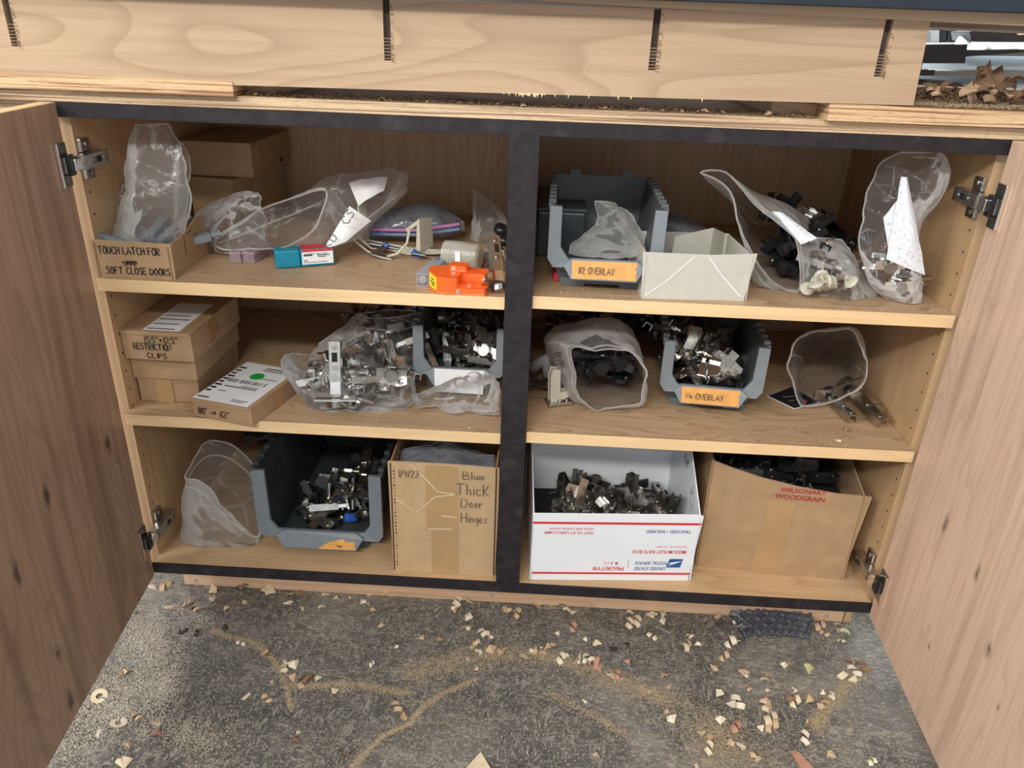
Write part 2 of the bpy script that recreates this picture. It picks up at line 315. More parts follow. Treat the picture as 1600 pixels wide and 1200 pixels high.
# ------------------------------------------------------------------ writing
GL = {  # single stroke marker letters on a 0..1 grid
'A': [[(0, 0), (.45, 1), (.9, 0)], [(.15, .38), (.75, .38)]], 'B': [[(0, 0), (0, 1), (.6, .9), (.6, .6), (.05, .52), (.75, .4), (.7, .05), (0, 0)]],
'C': [[(.8, .85), (.4, 1), (0, .5), (.35, 0), (.85, .12)]], 'D': [[(0, 0), (.05, 1), (.6, .85), (.8, .45), (.5, .05), (0, 0)]],
'E': [[(.7, 1), (0, .95), (0, .5), (.55, .5)], [(0, .5), (0, 0), (.7, .03)]], 'F': [[(.75, 1), (0, .95), (.02, 0)], [(0, .52), (.55, .55)]],
'G': [[(.8, .85), (.4, 1), (0, .5), (.35, 0), (.8, .15), (.8, .45), (.45, .45)]], 'H': [[(0, 1), (0, 0)], [(.7, 1), (.7, 0)], [(0, .5), (.7, .52)]],
'I': [[(.2, 1), (.2, 0)]], 'K': [[(0, 1), (0, 0)], [(.65, 1), (.02, .45), (.75, 0)]], 'L': [[(.05, 1), (0, .05), (.65, 0)]],
'M': [[(0, 0), (.1, 1), (.45, .35), (.8, 1), (.9, 0)]], 'N': [[(0, 0), (.03, 1), (.7, .02), (.72, 1)]], 'O': [[(.4, 1), (.02, .6), (.15, .05), (.6, .0), (.8, .5), (.6, .95), (.35, 1)]],
'P': [[(0, 0), (.02, 1), (.65, .9), (.65, .55), (.03, .5)]], 'R': [[(0, 0), (.02, 1), (.65, .9), (.6, .58), (.05, .5), (.7, 0)]],
'S': [[(.7, .9), (.3, 1), (.05, .75), (.6, .4), (.55, .05), (0, .05)]], 'T': [[(0, .95), (.9, 1)], [(.42, 1), (.4, 0)]], 'U': [[(0, 1), (.02, .2), (.35, 0), (.65, .2), (.68, 1)]],
'V': [[(0, 1), (.35, 0), (.72, 1)]], 'X': [[(0, 1), (.6, 0)], [(.6, 1), (0, 0)]], 'Y': [[(0, 1), (.35, .5), (.7, 1)], [(.35, .5), (.3, 0)]],
'0': [[(.3, 1), (0, .6), (.1, .05), (.45, .05), (.55, .6), (.3, 1)]], '1': [[(.15, 1), (.12, 0)]], '2': [[(0, .8), (.3, 1), (.55, .75), (0, .03), (.65, .05)]],
'4': [[(.1, 1), (0, .45), (.6, .48)], [(.5, .95), (.48, 0)]], '5': [[(.6, 1), (.1, .95), (.05, .6), (.5, .5), (.45, .05), (0, .05)]], '6': [[(.5, 1), (.05, .5), (.1, .05), (.5, .05), (.5, .4), (.1, .42)]],
'+': [[(0, .45), (.45, .45)], [(.22, .7), (.22, .2)]], '*': [[(.0, .95), (.14, 1.02), (.2, .9), (.06, .82), (0, .95)]], '/': [[(.35, 1), (0, 0)]],
'>': [[(0, .4), (.9, .5)], [(.65, .75), (.95, .5), (.6, .25)]],
'c': [[(.5, .5), (.15, .55), (0, .25), (.2, 0), (.55, .1)]], 'h': [[(0, 1), (.02, 0)], [(.02, .4), (.3, .55), (.4, 0)]], 'i': [[(.1, .55), (.1, 0)], [(.1, .75), (.14, .8)]],
'k': [[(0, 1), (.02, 0)], [(.5, .9), (.03, .35), (.6, 0)]], 'l': [[(.05, 1), (.05, 0)]], 'o': [[(.25, .55), (0, .3), (.2, 0), (.45, .25), (.25, .55)]],
'r': [[(0, .55), (.05, 0)], [(.05, .35), (.4, .55)]], 'n': [[(0, .5), (.02, 0)], [(.02, .35), (.3, .52), (.4, 0)]], 'g': [[(.4, .5), (.05, .4), (.1, .1), (.4, .2), (.42, .5), (.4, -.3), (.05, -.25)]],
'e': [[(0, .28), (.4, .32), (.25, .55), (0, .3), (.15, 0), (.45, .08)]], 's': [[(.4, .5), (.1, .45), (.35, .2), (.0, .02)]], 'u': [[(0, .55), (.1, .05), (.35, .1), (.4, .55)], [(.4, .3), (.42, 0)]],
'w': [[(0, .55), (.12, 0), (.28, .45), (.42, 0), (.6, .55)]], 'v': [[(0, .55), (.2, 0), (.42, .55)]], 'a': [[(.4, .5), (.05, .4), (.1, .02), (.4, .2), (.42, .5), (.45, 0)]], 'y': [[(0, .5), (.2, .1)], [(.45, .5), (.1, -.35)]],
't': [[(.15, .85), (.15, 0)], [(0, .55), (.35, .58)]], 'm': [[(0, .5), (0, 0)], [(0, .35), (.2, .5), (.25, 0)], [(.25, .35), (.45, .5), (.5, 0)]], '-': [[(0, .4), (.4, .42)]], 'p': [[(0, .5), (0, -.4)], [(0, .4), (.35, .5), (.35, .1), (0, .05)]]}
def strokes(txt, h, jit=.03):
    x = 0; out = []
    for ch in txt:
        if ch == ' ': x += .62*h; continue
        g = GL.get(ch) or GL.get(ch.upper()); wd_ = max(p[0] for s_ in g for p in s_)
        for s_ in g: out.append([(x+(p[0]+random.uniform(-jit, jit))*h, (p[1]+random.uniform(-jit, jit))*h) for p in s_])
        x += (wd_+.2)*h
    return out, x
def handwriting(txt, parent, org, ux, uy, h, lw, m, jit=.03, width=None):
    ux = Vector(ux).normalized(); uy = Vector(uy).normalized(); nrm = ux.cross(uy).normalized()
    st, w_ = strokes(txt, h, jit); k = (width/w_) if width else 1
    mb = MB(); lift = 0
    for s_ in st:
        lift += .00001
        pts = [Vector(org)+ux*(a*k)+uy*b+nrm*(.0005+lift) for a, b in s_]
        mb.strip(pts, lw, nrm)
    return mb.build('handwriting', m, parent)
_tm = {}
def printed(txt, parent, org, ux, uy, h, m, width=None, bold=0, name='printed_text', italic=0):
    cu = bpy.data.curves.new('text', 'FONT'); cu.body = txt; cu.size = 1.0; cu.offset = bold; cu.shear = italic; cu.resolution_u = 2
    to = bpy.data.objects.new('text', cu); COL.objects.link(to)
    dg = bpy.context.evaluated_depsgraph_get(); me = bpy.data.meshes.new_from_object(to.evaluated_get(dg))
    bpy.data.objects.remove(to); bpy.data.curves.remove(cu)
    xs = [v.co.x for v in me.vertices] or [0]; w_ = max(xs)-min(xs); s_ = h/.7; k = (width/w_) if width else s_
    ux = Vector(ux).normalized(); uy = Vector(uy).normalized(); nrm = ux.cross(uy)
    for v in me.vertices: v.co = Vector(org)+ux*((v.co.x-min(xs))*k)+uy*(v.co.y*s_)+nrm*.0006
    me.materials.clear(); me.materials.append(m)
    for p in me.polygons: p.material_index = 0
    o = bpy.data.objects.new(name, me); COL.objects.link(o); o.parent = parent; return o

# ------------------------------------------------------------------ the room
def struct(name, m, b): return bx(name, m, b, kind='structure')
struct('floor', M_floor, (-1.6, -2.2, FL-.03, 3.2, 3.4, FL))
struct('wall_back', M_wall, (-1.6, 3.4, FL, 3.2, 3.5, 2.6))

# ------------------------------------------------------------------ the cabinet
cab = empty('storage_cabinet', (0, 0, FL), 0, 'wooden double cabinet with black painted front edges, four shelves and two open doors', 'cabinet')
def cb(name, m, b, bevel=0, label=None):
    b = (b[0], b[1], b[2]-FL, b[3], b[4], b[5]-FL); return bx(name, m, b, cab, bevel, label=label)
def pegboard_side(name, x0, x1, face):
    o = cb(name, M_side, (x0, .0195, -.019, x1, DEP, .722))
    hm = MB()
    for yy in (.0315, .40):
        for k in range(21):
            z = .068+k*.0297
            p = (face, yy, z-FL); q = (face+(.0004 if x0 < .5 else -.0004), yy, z-FL)
            hm.cyl(p, q, .0016, n=8)
    hm.build('peg_hole_row', M_hole, o, kind='stuff'); return o
pegboard_side('side_panel', -.019, 0, 0); pegboard_side('side_panel', W, W+.019, W)
cb('side_panel', M_side, (.5735, .0195, 0, .589, DEP, .705)); cb('side_panel', M_side, (.5895, .0195, 0, .607, DEP, .705))
cb('back_panel', M_back, (0, DEP, -.019, .589, DEP+.012, .722)); cb('back_panel', M_back, (.5895, DEP, -.019, W, DEP+.012, .722))
cb('top_panel', M_back, (0, .0195, .706, W, DEP, .7215)); cb('bottom_panel', M_bottom, (0, .0005, -.018, W, DEP, 0))
cb('top_rail', M_dark, (-.019, -.0005, .703, W+.019, .019, .7215), .0006)
cb('bottom_rail', M_dark, (-.019, -.003, -.019, W+.019, .0003, .0004), .0004)
cb('center_stile', M_dark, (.5705, -.002, -.0185, .6085, .019, .7035), .0006)
cb('toe_kick', M_toe, (.0, .081, FL+.001, 1.185, .099, -.0195))
for px_, py_ in ((306, 907), (769, 930), (1292, 962)):
    q_ = pY(px_, py_, .081); MB().cyl((q_.x, .0811, q_.z-FL), (q_.x, .0803, q_.z-FL), .0035, n=12).build('screw_head', M_gmet, cab)
cb('toe_kick_spacer', M_side, (1.187, .08, FL+.001, 1.199, .12, -.02))
for b, zz in (((0, .573), UL), ((.6075, W), UR), ((0, .573), ML), ((.6075, W), MR)):
    s_ = cb('shelf', M_shelf, (b[0]+.0008, .004, zz-.0175, b[1]-.0008, DEP-.004, zz))
    bx('edge_band', M_edge, (b[0]+.0008, .0028, zz-.0177-FL, b[1]-.0008, .0042, zz+.0002-FL), s_, .0003)
def door(hx, ang, sg, m):
    e = empty('door', (hx, -.0085, -.0185-FL), 0); e.parent = cab
    e.rotation_euler = (0, 0, ang); return e
# left door: inner face is plane through hinge line, opened 84 degrees; right door 86.6 degrees
aL, aR = math.radians(95.95), math.radians(93.4)
dL = Vector((-math.cos(aL), -math.sin(aL), 0)); dR = Vector((math.cos(aR), -math.sin(aR), 0))
def make_door(x0, d, side, m, lab):
    # the slab: inner face along d, thickness away from the cabinet opening
    nrm = Vector((d.y, -d.x, 0)); nrm = nrm if nrm.x*side > 0 else -nrm
    a = Vector((x0, -.0085, -.0185-FL)); b = a+d*.595; t = nrm*.019; up = Vector((0, 0, .7395))
    vs = [a, b, b+t, a+t, a+up, b+up, b+t+up, a+t+up]
    fs = [(0, 1, 2, 3), (4, 7, 6, 5), (0, 4, 5, 1), (1, 5, 6, 2), (2, 6, 7, 3), (3, 7, 4, 0)]
    o = MB().add(vs, fs).build('door', m, cab, bevel=.0008, label=lab)
    eb = MB(); u2 = Vector((0, 0, .7398))
    eb.add([a+up+nrm*.0004, b+up+nrm*.0004, b+t+up-nrm*.0004, a+t+up-nrm*.0004]+[p+Vector((0, 0, .0006)) for p in (a+up+nrm*.0004, b+up+nrm*.0004, b+t+up-nrm*.0004, a+t+up-nrm*.0004)],
           [(0, 1, 2, 3), (4, 7, 6, 5), (0, 4, 5, 1), (1, 5, 6, 2), (2, 6, 7, 3), (3, 7, 4, 0)])
    eb.build('edge_band', M_edge, o)
make_door(.0027, dL, -1, M_doorL, 'left door, brown wood, back-lit shade in its colour'); make_door(W-.0026, dR, 1, M_doorR, 'right door, lighter pinkish wood with dark knots')

# hinges on the doors
def cab_hinge(x0, z, side, d, low):
    # side=+1: left wall (inside is +x);  -1: right wall
    h = empty('hinge', (x0, 0, z-FL)); h.parent = cab; s = side
    def B(mb, x0_, y0, z0, x1_, y1, z1, m=0): mb.box(min(s*x0_, s*x1_), y0, z0, max(s*x0_, s*x1_), y1, z1, m)
    a = MB(); B(a, .006, .002, -.0085, .0075+.012, .060, .0085); B(a, .0196, .030, -.004, .0199, .042, .004, 1)
    a.cyl((s*.0196, .025, 0), (s*.0204, .025, 0), .0042, n=10, m=2); a.cyl((s*.0196, .049, 0), (s*.0204, .049, 0), .0036, n=10, m=2)
    B(a, .004, -.006, -.009, .017, .004, .009, 0); a.build('hinge_arm', [M_nickel, M_hole, M_dknick], h, bevel=.001)
    l = MB(); B(l, .006, -.0205, -.0072, .0195, -.004, .0072); B(l, .008, -.026, -.0065, .017, -.021, .0065, 1); l.build('link', [M_bright, M_black], h, bevel=.0008)
    w = MB()
    for q in (1, -1):
        w.box(min(0, s*.006), .022, min(q*.009, q*.026), max(0, s*.006), .044, max(q*.009, q*.026))
        w.cyl((s*.006, .033, q*.019), (s*.0085, .033, q*.019), .0045, n=10, m=1)
    w.build('mounting_plate', [M_nickel, M_dknick], h, bevel=.001)
    f = MB(); c = Vector((0, -.030, 0)); nn = Vector((s*1.0, 0, 0)); al = d.copy()
    nn = Vector((-d.y, d.x, 0)); nn = nn if nn.x*s > 0 else -nn
    def P(u, v, w_): return tuple(Vector((s*.0027, -.0085, 0))+al*(u+.009)+nn*w_+Vector((0, 0, v)))
    def slab(u0, u1, v0, v1, w0, w1, m):
        vs = [P(u0, v0, w0), P(u1, v0, w0), P(u1, v1, w0), P(u0, v1, w0), P(u0, v0, w1), P(u1, v0, w1), P(u1, v1, w1), P(u0, v1, w1)]
        f.add(vs, [(0, 3, 2, 1), (4, 5, 6, 7), (0, 1, 5, 4), (1, 2, 6, 5), (2, 3, 7, 6), (3, 0, 4, 7)], m)
    slab(-.006, .019, -.027, .027, .0005, .003, 0); slab(.0165, .0195, -.027, .027, .0005, .0045, 1); slab(-.004, .008, -.013, .013, .003, .011, 2); slab(-.002, .012, -.010, .010, .003, .007, 0)
    f.build('door_flange', [M_dknick, M_bright, M_black], h, bevel=.0006)
cab_hinge(0, .647, 1, dL, 0); cab_hinge(W, .645, -1, dR, 0); cab_hinge(0, .058, 1, dL, 1); cab_hinge(W, .052, -1, dR, 1)

for nm, x0, x1, lb_ in (('cabinet_filler', -.6, -.0205, 'wooden filler panel left of the cabinet, behind the left door'), ('cabinet_filler', W+.0205, 1.8, 'wooden filler panel right of the cabinet, behind the right door')):
    fe = empty(nm, (x0, .03, FL), 0, lb_, 'panel'); bx('board', M_slab, (0, 0, .16, x1-x0, .018, .836), fe); bx('leg', M_slab, (.2, .02, 0, .24, .05, .16), fe); bx('top_strip', M_ply1, (0, -.012, .80, x1-x0, -.0005, .836), fe)
# ------------------------------------------------------------------ bench above
ba = empty('workbench_top', (0, 0, .7216), 0, 'thick layered workbench top with slotted maple apron above the cabinet', 'workbench')
Z0 = .7216
def bb(name, m, b, bevel=0, label=None): return bx(name, m, (b[0], b[1], b[2]-Z0, b[3], b[4], b[5]-Z0), ba, bevel, label=label)
bb('plywood_sheet', M_ply1, (-.6, -.0015, .7218, 1.8, .50, .7362))
bb('plywood_block', M_ply2, (-.6, -.014, .7364, .232, .45, .7535)); bb('plywood_block', M_ply2, (.951, -.014, .7364, 1.8, .45, .7555))
bb('spacer_strip', M_shelf, (.2325, .03, .7364, .27, .45, .751)); bb('spacer_strip', M_shelf, (.895, .03, .7364, .9505, .45, .751))
# apron with kerf slots: pieces of board around four slots, board leans along measured ends
def apron():
    y0, y1 = -.012, .006
    zb = lambda x: .7477+x*.0087 if x > -9 else 0
    zt = .8495; sl = [(-.030, .784), (.423, .784), (.7365, .7845), (.9995, .787)]
    xs = [-.6]; 
    mb = MB(); x = -.6; hw = .0042
    for sx, zs in sl:
        mb.prism([(x, zb(x)), (sx-hw, zb(sx-hw)), (sx-hw, zt), (x, zt)], y0, y1)
        mb.prism([(sx-hw, zb(sx)), (sx+hw, zb(sx)), (sx+hw, zs), (sx-hw, zs)], y0, y1)
        x = sx+hw
    mb.prism([(x, zb(x)), (1.0488, zb(1.0488)), (1.045, zt), (x, zt)], y0, y1)
    for i, v in enumerate(mb.v): mb.v[i] = v-Vector((0, 0, Z0))
    ap = mb.build('apron_board', M_apron, ba)
    for sx, zs in sl:      # slot floors and torn fibres on one side
        k = MB(); k.box(sx-hw, y0+.007, zs-Z0, sx+hw, y1-.001, zt-Z0)
        k.build('saw_kerf', M_chip[4] if 0 else M_kerf, ap)
        r = MB()
        for i in range(26):
            z = zs+(zt-zs)*random.random()**1.3*.95; L_ = random.uniform(.0015, .005)
            xx = sx+hw; r.tube([(xx-.0008, y0-.0004, z-Z0), (xx+L_*.6, y0-.001, z+random.uniform(-.002, .001)-Z0), (xx+L_, y0-.0006, z+random.uniform(-.004, .001)-Z0)], .0003, 4)
        for i in range(7):
            z = zs+.002+i*(zt-zs)*.055; r.box(sx-hw, y0-.0003, z-Z0, sx+hw, y0+.0004, z+.0009-Z0)
        r.build('torn_fibres', M_chip[4], ap, kind='stuff')
apron()
# benchtop slab, its painted front trim above
mb = MB(); mb.prism([(-.6, .862-Z0), (.48, .8560-Z0), (.72, .8505-Z0), (1.15, .8455-Z0), (1.8, .838-Z0), (1.8, .874-Z0), (-.6, .874-Z0)], -.030, .5); mb.build('bench_slab', M_slab, ba)
bb('front_trim', M_navy, (-.6, -.052, .8575, 1.8, -.0305, .90), .001)
bb('rear_leg_frame', M_shelf, (1.0, .15, .835, 1.045, .45, .8445))
# ------------------------------------------------------------------ machine seen through the gap
mc = empty('miter_saw', (1.35, .75, FL), 0, 'white and black machine behind the bench, seen through the gap at upper right', 'machine')
def at(px, py, Y): p = pY(px, py, Y); return p-Vector((1.35, .75, FL))
def plate(name, m, pts, Y, th, parent=mc, lab=None, lean=0):
    ys = [q[1] for q in pts]; a = [at(x, y, Y+lean*(max(ys)-y)/(max(ys)-min(ys)+.01)) for x, y in pts]; n = len(a); b = [p+Vector((0, th, 0)) for p in a]
    mb = MB().add(a+b, [tuple(range(n)), tuple(range(2*n-1, n-1, -1))]+[(i, (i+1) % n, n+(i+1) % n, n+i) for i in range(n)])
    return mb.build(name, m, parent, bevel=.001, label=lab)
plate('fence_plate', M_wmet, [(1425, 68), (1680, 66), (1680, 84), (1425, 80)], .72, .05, lean=.12)
plate('fence_plate', M_wmet, [(1420, 87), (1680, 88), (1680, 113), (1420, 111)], .70, .05, lean=.16)
plate('table_plate', M_wmet, [(1415, 118), (1680, 122), (1680, 142), (1415, 134)], .62, .06, lean=.16)
plate('gap_shade_strip', M_gmet, [(1500, 79), (1680, 81), (1680, 88), (1500, 86)], .71, .03); plate('gap_shade_strip', M_gmet, [(1420, 111), (1680, 113), (1680, 122), (1420, 117)], .68, .03)  # grey strips stand in for shadow lines in the gaps between plates
plate('shroud', M_gmet, [(1540, 70), (1680, 64), (1680, 82), (1560, 82)], .70, .01, lean=.1)
plate('clamp_block', M_black, [(1443, 71), (1511, 70), (1507, 98), (1440, 98)], .60, .05, lab='black clamp block'); plate('clamp_arm', M_black, [(1505, 80), (1600, 78), (1600, 81), (1505, 88)], .62, .02)
plate('knob', M_black, [(1430, 110), (1460, 110), (1459, 117), (1430, 117)], .62, .03)
plate('motor_housing', M_black, [(1516, 50), (1660, 34), (1660, 66), (1518, 64)], .64, .08); plate('motor_vent', M_bright, [(1590, 49), (1606, 48), (1606, 53), (1592, 54)], .635, .004)
plate('blade_guard', M_wmet, [(1494, 71), (1503, 57), (1516, 49), (1516, 71)], .64, .01, lean=.05)
plate('dark_drawer', M_black, [(1440, 47), (1478, 47), (1478, 66), (1438, 68)], .9, .1); plate('dark_drawer', M_black, [(1482, 47), (1520, 46), (1516, 66), (1481, 66)], .9, .1)
plate('guide_column', M_gmet, [(1456, 48), (1467, 48), (1466, 74), (1455, 74)], .88, .02)
plate('base_casting', M_black, [(1430, 148), (1455, 127), (1500, 130), (1520, 150), (1520, 170), (1430, 170)], .56, .06)
bx('pedestal', M_gmet, (-.25, -.06, 0, .3, .3, .74), mc)
tb = empty('timber_offcut', (1.3, .62, FL), 0, 'tan upright timber offcut beside the machine behind the bench', 'timber')
bx('board', M_slab, (-.02, .0, 0, .028, .02, .93), tb)

# ------------------------------------------------------------------ hinges and hardware pieces
def hinge_parts(black=False, opened=True):
    arm = MB(); arm.prism([(-.008, 0), (-.007, .012), (.007, .012), (.008, 0), (.006, 0), (.0055, .0105), (-.0055, .0105), (-.006, 0)], 0, .052)
    arm.box(-.0035, .026, .0118, .0035, .038, .0124, 1); arm.cyl((0, .019, .012), (0, .019, .0135), .0036, n=8, m=2); arm.cyl((0, .044, .012), (0, .044, .0135), .003, n=8, m=2)
    link = MB(); link.box(-.0065, -.016, .003, .0065, .002, .0105); link.box(-.0055, -.02, .001, .0055, -.015, .008, 1)
    cup = MB(); cup.box(-.026, -.024, .0, .026, -.0215, .018, 0); cup.cyl((0, -.0238, .008), (0, -.032, .008), .0125, .012, n=14, m=1); cup.cyl((0, -.0321, .008), (0, -.0324, .008), .010, n=12, m=2)
    return arm, link, cup
def mount_plate():
    p = MB(); p.prism([(-.005, 0), (-.008, .002), (-.008, .006), (.008, .006), (.008, .002), (.005, 0)], 0, .05)
    p.prism([(.006, .014), (.027, .016), (.029, .024), (.027, .034), (.006, .036)], 0, .0022, 'XY'); p.prism([(-.006, .014), (-.027, .016), (-.029, .024), (-.027, .034), (-.006, .036)], 0, .0022, 'XY')
    for q in (1, -1): p.cyl((q*.019, .025, .002), (q*.019, .025, .0045), .004, n=8, m=1)
    return p
def join(mbs, maps):
    o = MB()
    for b, mp in zip(mbs, maps):
        k = len(o.v); o.v += b.v; o.f += [tuple(i+k for i in f) for f in b.f]; o.m += [mp[i] for i in b.m]
    return o
HM = [M_nickel, M_bright, M_dknick, M_hole]; BMt = [M_black, M_black, M_dknick, M_hole]
def mesh_of(mb, name, mats):
    o = mb.build(name, mats); me = o.data; bpy.data.objects.remove(o); return me
_a, _l, _c = hinge_parts(); mp_ = mount_plate()
V_h = mesh_of(join([_a, _l, _c], [[0, 3, 2], [1, 2], [0, 2, 0]]), 'concealed_hinge', HM)
V_a = mesh_of(join([_a, _l], [[2, 3, 0], [1, 2]]), 'metal_bracket', HM)
V_p = mesh_of(join([mp_], [[0, 2]]), 'metal_plate', HM)
V_c = mesh_of(join([_c, _l], [[1, 0, 2], [1, 2]]), 'metal_cup', HM)
B_h = mesh_of(join([_a, _l, _c], [[0, 3, 2], [0, 3], [0, 0, 3]]), 'concealed_hinge', BMt)
B_p = mesh_of(join([mp_], [[0, 2]]), 'metal_plate', BMt)
X_h = mesh_of(join([_a, _l, _c], [[0, 3, 2], [1, 2], [0, 2, 0]]), 'concealed_hinge', [M_bright, M_bright, M_nickel, M_hole])
X_p = mesh_of(join([mp_], [[0, 2]]), 'metal_plate', [M_bright, M_bright, M_nickel, M_hole])
kn = MB(); kn.cyl((0, 0, 0), (0, 0, .012), .004, .003, 10); kn.cyl((0, 0, .012), (0, 0, .016), .010, .014, 14); kn.cyl((0, 0, .016), (0, 0, .023), .014, .009, 14)
V_k = mesh_of(kn, 'beige_knob', [M_beige2])
NAMEK = {'concealed_hinge': 'hinge', 'metal_bracket': 'hinge bracket', 'metal_plate': 'mounting plate', 'metal_cup': 'hinge cup', 'beige_knob': 'knob'}
def place(me, loc, rot, label, cat, group=None, s=1):
    o = bpy.data.objects.new(me.name.split('.')[0], me); COL.objects.link(o); o.location = loc; o.rotation_euler = rot; o.scale = (s, s, s)
    return tag(o, label, cat, group)
def pile(quad, z0, n, meshes, where, group, adj='nickel', step=.0055, rise=0, tilt=.5, s=1, hmax=.03, upright=True):
    # quad: 4 corner points (x,y) ; heap built up over a height grid
    G = {}
    a, b, c, d = [Vector((p[0], p[1], 0)) for p in quad]
    for i in range(n):
        u, v = random.random(), random.random()
        p = (a*(1-u)+b*u)*(1-v)+(d*(1-u)+c*u)*v
        k = (int(p.x/.028), int(p.y/.028)); h = min(G.get(k, 0), hmax*random.uniform(.7, 1.1))
        for dx in (-1, 0, 1):
            for dy in (-1, 0, 1):
                kk = (k[0]+dx, k[1]+dy); G[kk] = max(G.get(kk, 0), h+(step if dx or dy else step*1.6))
        me = random.choice(meshes); nm = me.name.split('.')[0]
        z = z0+h+.010
        pos = ('front', 'middle', 'back')[min(2, int(v*3))]+' '+('left', 'centre', 'right')[min(2, int(u*3))]; lay = 'low' if h < hmax*.45 else 'high'
        place(me, (p.x, p.y, z+rise*v), (random.uniform(-tilt, tilt)+random.choice((0, 0, PI*.5 if upright else 0)), random.uniform(-tilt, tilt), random.uniform(0, 6.28)),
              '%s %s, %s in heap, %s, %s' % (adj, NAMEK[nm], lay, pos, where), NAMEK[nm].split()[-1], '%s %s heaped, %s %s, %s' % (adj, NAMEK[nm], lay, pos, where), s)

# ------------------------------------------------------------------ plastic bins
def make_bin(loc, rz, w, d, h, lipz, rimz, mats, label, tapename='label_tape', foot=.02):
    e = empty('plastic_bin', loc, rz, label, 'bin'); mb_, mr = mats; t = .0022; tp = w*.09   # bottom taper
    b = MB(); hw = w/2; bw = hw-tp; f0 = .020       # body front set back at the bottom
    # floor
    b.prism([(-bw, f0+.004), (bw, f0+.004), (bw-.002, d-.004), (-bw+.002, d-.004)], .006, .009, 'XY')
    def wall(p0, p1, p2, p3, nrm):
        nrm = Vector(nrm)*t; a = [Vector(q) for q in (p0, p1, p2, p3)]; c = [q+nrm for q in a]
        b.add(a+c, [(0, 1, 2, 3), (7, 6, 5, 4), (0, 4, 5, 1), (1, 5, 6, 2), (2, 6, 7, 3), (3, 7, 4, 0)])
    wall((-bw, f0+.004, .006), (-bw, d-.004, .006), (-hw, d, h), (-hw, 0, h), (1, 0, 0)); wall((bw, d-.004, .006), (bw, f0+.004, .006), (hw, 0, h), (hw, d, h), (-1, 0, 0))
    wall((-bw, d-.004, .006), (bw, d-.004, .006), (hw, d, h), (-hw, d, h), (0, -1, 0)); wall((bw, f0+.004, .006), (-bw, f0+.004, .006), (-hw+.004, .002, lipz), (hw-.004, .002, lipz), (0, 1, 0))
    b.build('body', mb_, e)
    r = MB(); rw = w*.085       # U shaped front rim: two uprights joined by a rounded low lip
    outer = [(-hw-.004, h-.002), (-hw-.004, rimz+.012), (-hw+.004, rimz), (hw-.004, rimz), (hw+.004, rimz+.012), (hw+.004, h-.002)]
    inner = [(-hw+rw, h-.002), (-hw+rw+.001, lipz+.016), (-hw+rw+.012, lipz), (hw-rw-.012, lipz), (hw-rw-.001, lipz+.016), (hw-rw, h-.002)]
    vs = [(x, -.006, z) for x, z in outer]+[(x, -.003, z) for x, z in inner]+[(x, .004, z) for x, z in outer]+[(x, .004, z) for x, z in inner]
    fs = []
    for i in range(5): fs += [(i, i+1, 7+i, 6+i), (12+i, 18+i, 19+i, 13+i), (i, 12+i, 13+i, i+1), (6+i, 7+i, 19+i, 18+i)]
    fs += [(0, 6, 18, 12), (5, 17, 23, 11)]
    r.add(vs, fs); r.build('front_rim', mr, e, bevel=.0012)
    lh = MB(); lw = w*.30; zt = lipz+.002; zb_ = rimz-.013    # label holder hanging forward from the lip
    vs = [(-lw, -.007, zt), (lw, -.007, zt), (lw+.012, -.012, zt-.008), (lw, -.017, zb_), (-lw, -.017, zb_), (-lw-.012, -.012, zt-.008)]
    vs += [(x, y+.006, z) for x, y, z in vs]
    lh.add(vs, [(5, 4, 3, 2, 1, 0), (6, 7, 8, 9, 10, 11)]+[(i, (i+1) % 6, 6+(i+1) % 6, 6+i) for i in range(6)]); lh.build('label_holder', mr, e, bevel=.001)
    for s in (-1, 1):          # stacking rail on each side with clips
        rl = MB(); x = s*hw; rl.box(min(x, x+s*.006), .004, h-.006, max(x, x+s*.006), d, h)
        n = int(d/.028)
        for i in range(n):
            y = .012+i*(d-.02)/n; rl.box(min(x-s*.004, x+s*.006), y, h-.002, max(x-s*.004, x+s*.006), y+.008, h+.004); rl.box(min(x+s*.001, x+s*.0045), y+.002, h-.016, max(x+s*.001, x+s*.0045), y+.010, h-.006)
        rl.build('stacking_rail', mb_, e, bevel=.0006)
        bt = MB(); bt.prism([(s*w*.28-.011, h-.002), (s*w*.28+.011, h-.002), (s*w*.28+.008, h+.009), (s*w*.28-.008, h+.009)], d-.003, d); bt.build('hanging_tab', mb_, e)
        ft = MB(); ft.prism([(s*bw*.68-.016, 0), (s*bw*.68+.016, 0), (s*bw*.68+.019, foot*.6), (s*bw*.68-.019, foot*.6)], f0-.004, d-.01); ft.build('foot', mb_, e)
    bx('foot_bar', mb_, (-bw*.6, f0-.002, .0035, bw*.6, f0+.003, .008), e)
    # paper/tape label fixed on the slanted holder
    lip = dict(lw=lw, zt=zt, zb=zb_)
    def tape(m, x0=-1, x1=1, poly=None):
        pl = poly or [(x0, .04), (x1, 0.0), (x1-.02, .97), (x0+.03, 1)]
        f = lambda a, c: (a*lw, -.0078-.0102*(c*.86)-.0004-.0008, zt-.001-(zt-zb_-.003)*c)
        vs = [f(a, c) for a, c in pl]; vs += [(x, y+.0006, z) for x, y, z in vs]; n = len(pl)
        MB().add(vs, [tuple(range(n)), tuple(range(2*n-1, n-1, -1))]+[(i, (i+1) % n, n+(i+1) % n, n+i) for i in range(n)]).build(tapename, m, e)
        # direction vectors in the label plane
        o = Vector(f(-1, .62)); ux = Vector((1, 0, 0)); uy = (Vector(f(-1, 0))-Vector(f(-1, 1))).normalized(); return o, ux, uy, lw*2
    return e, tape
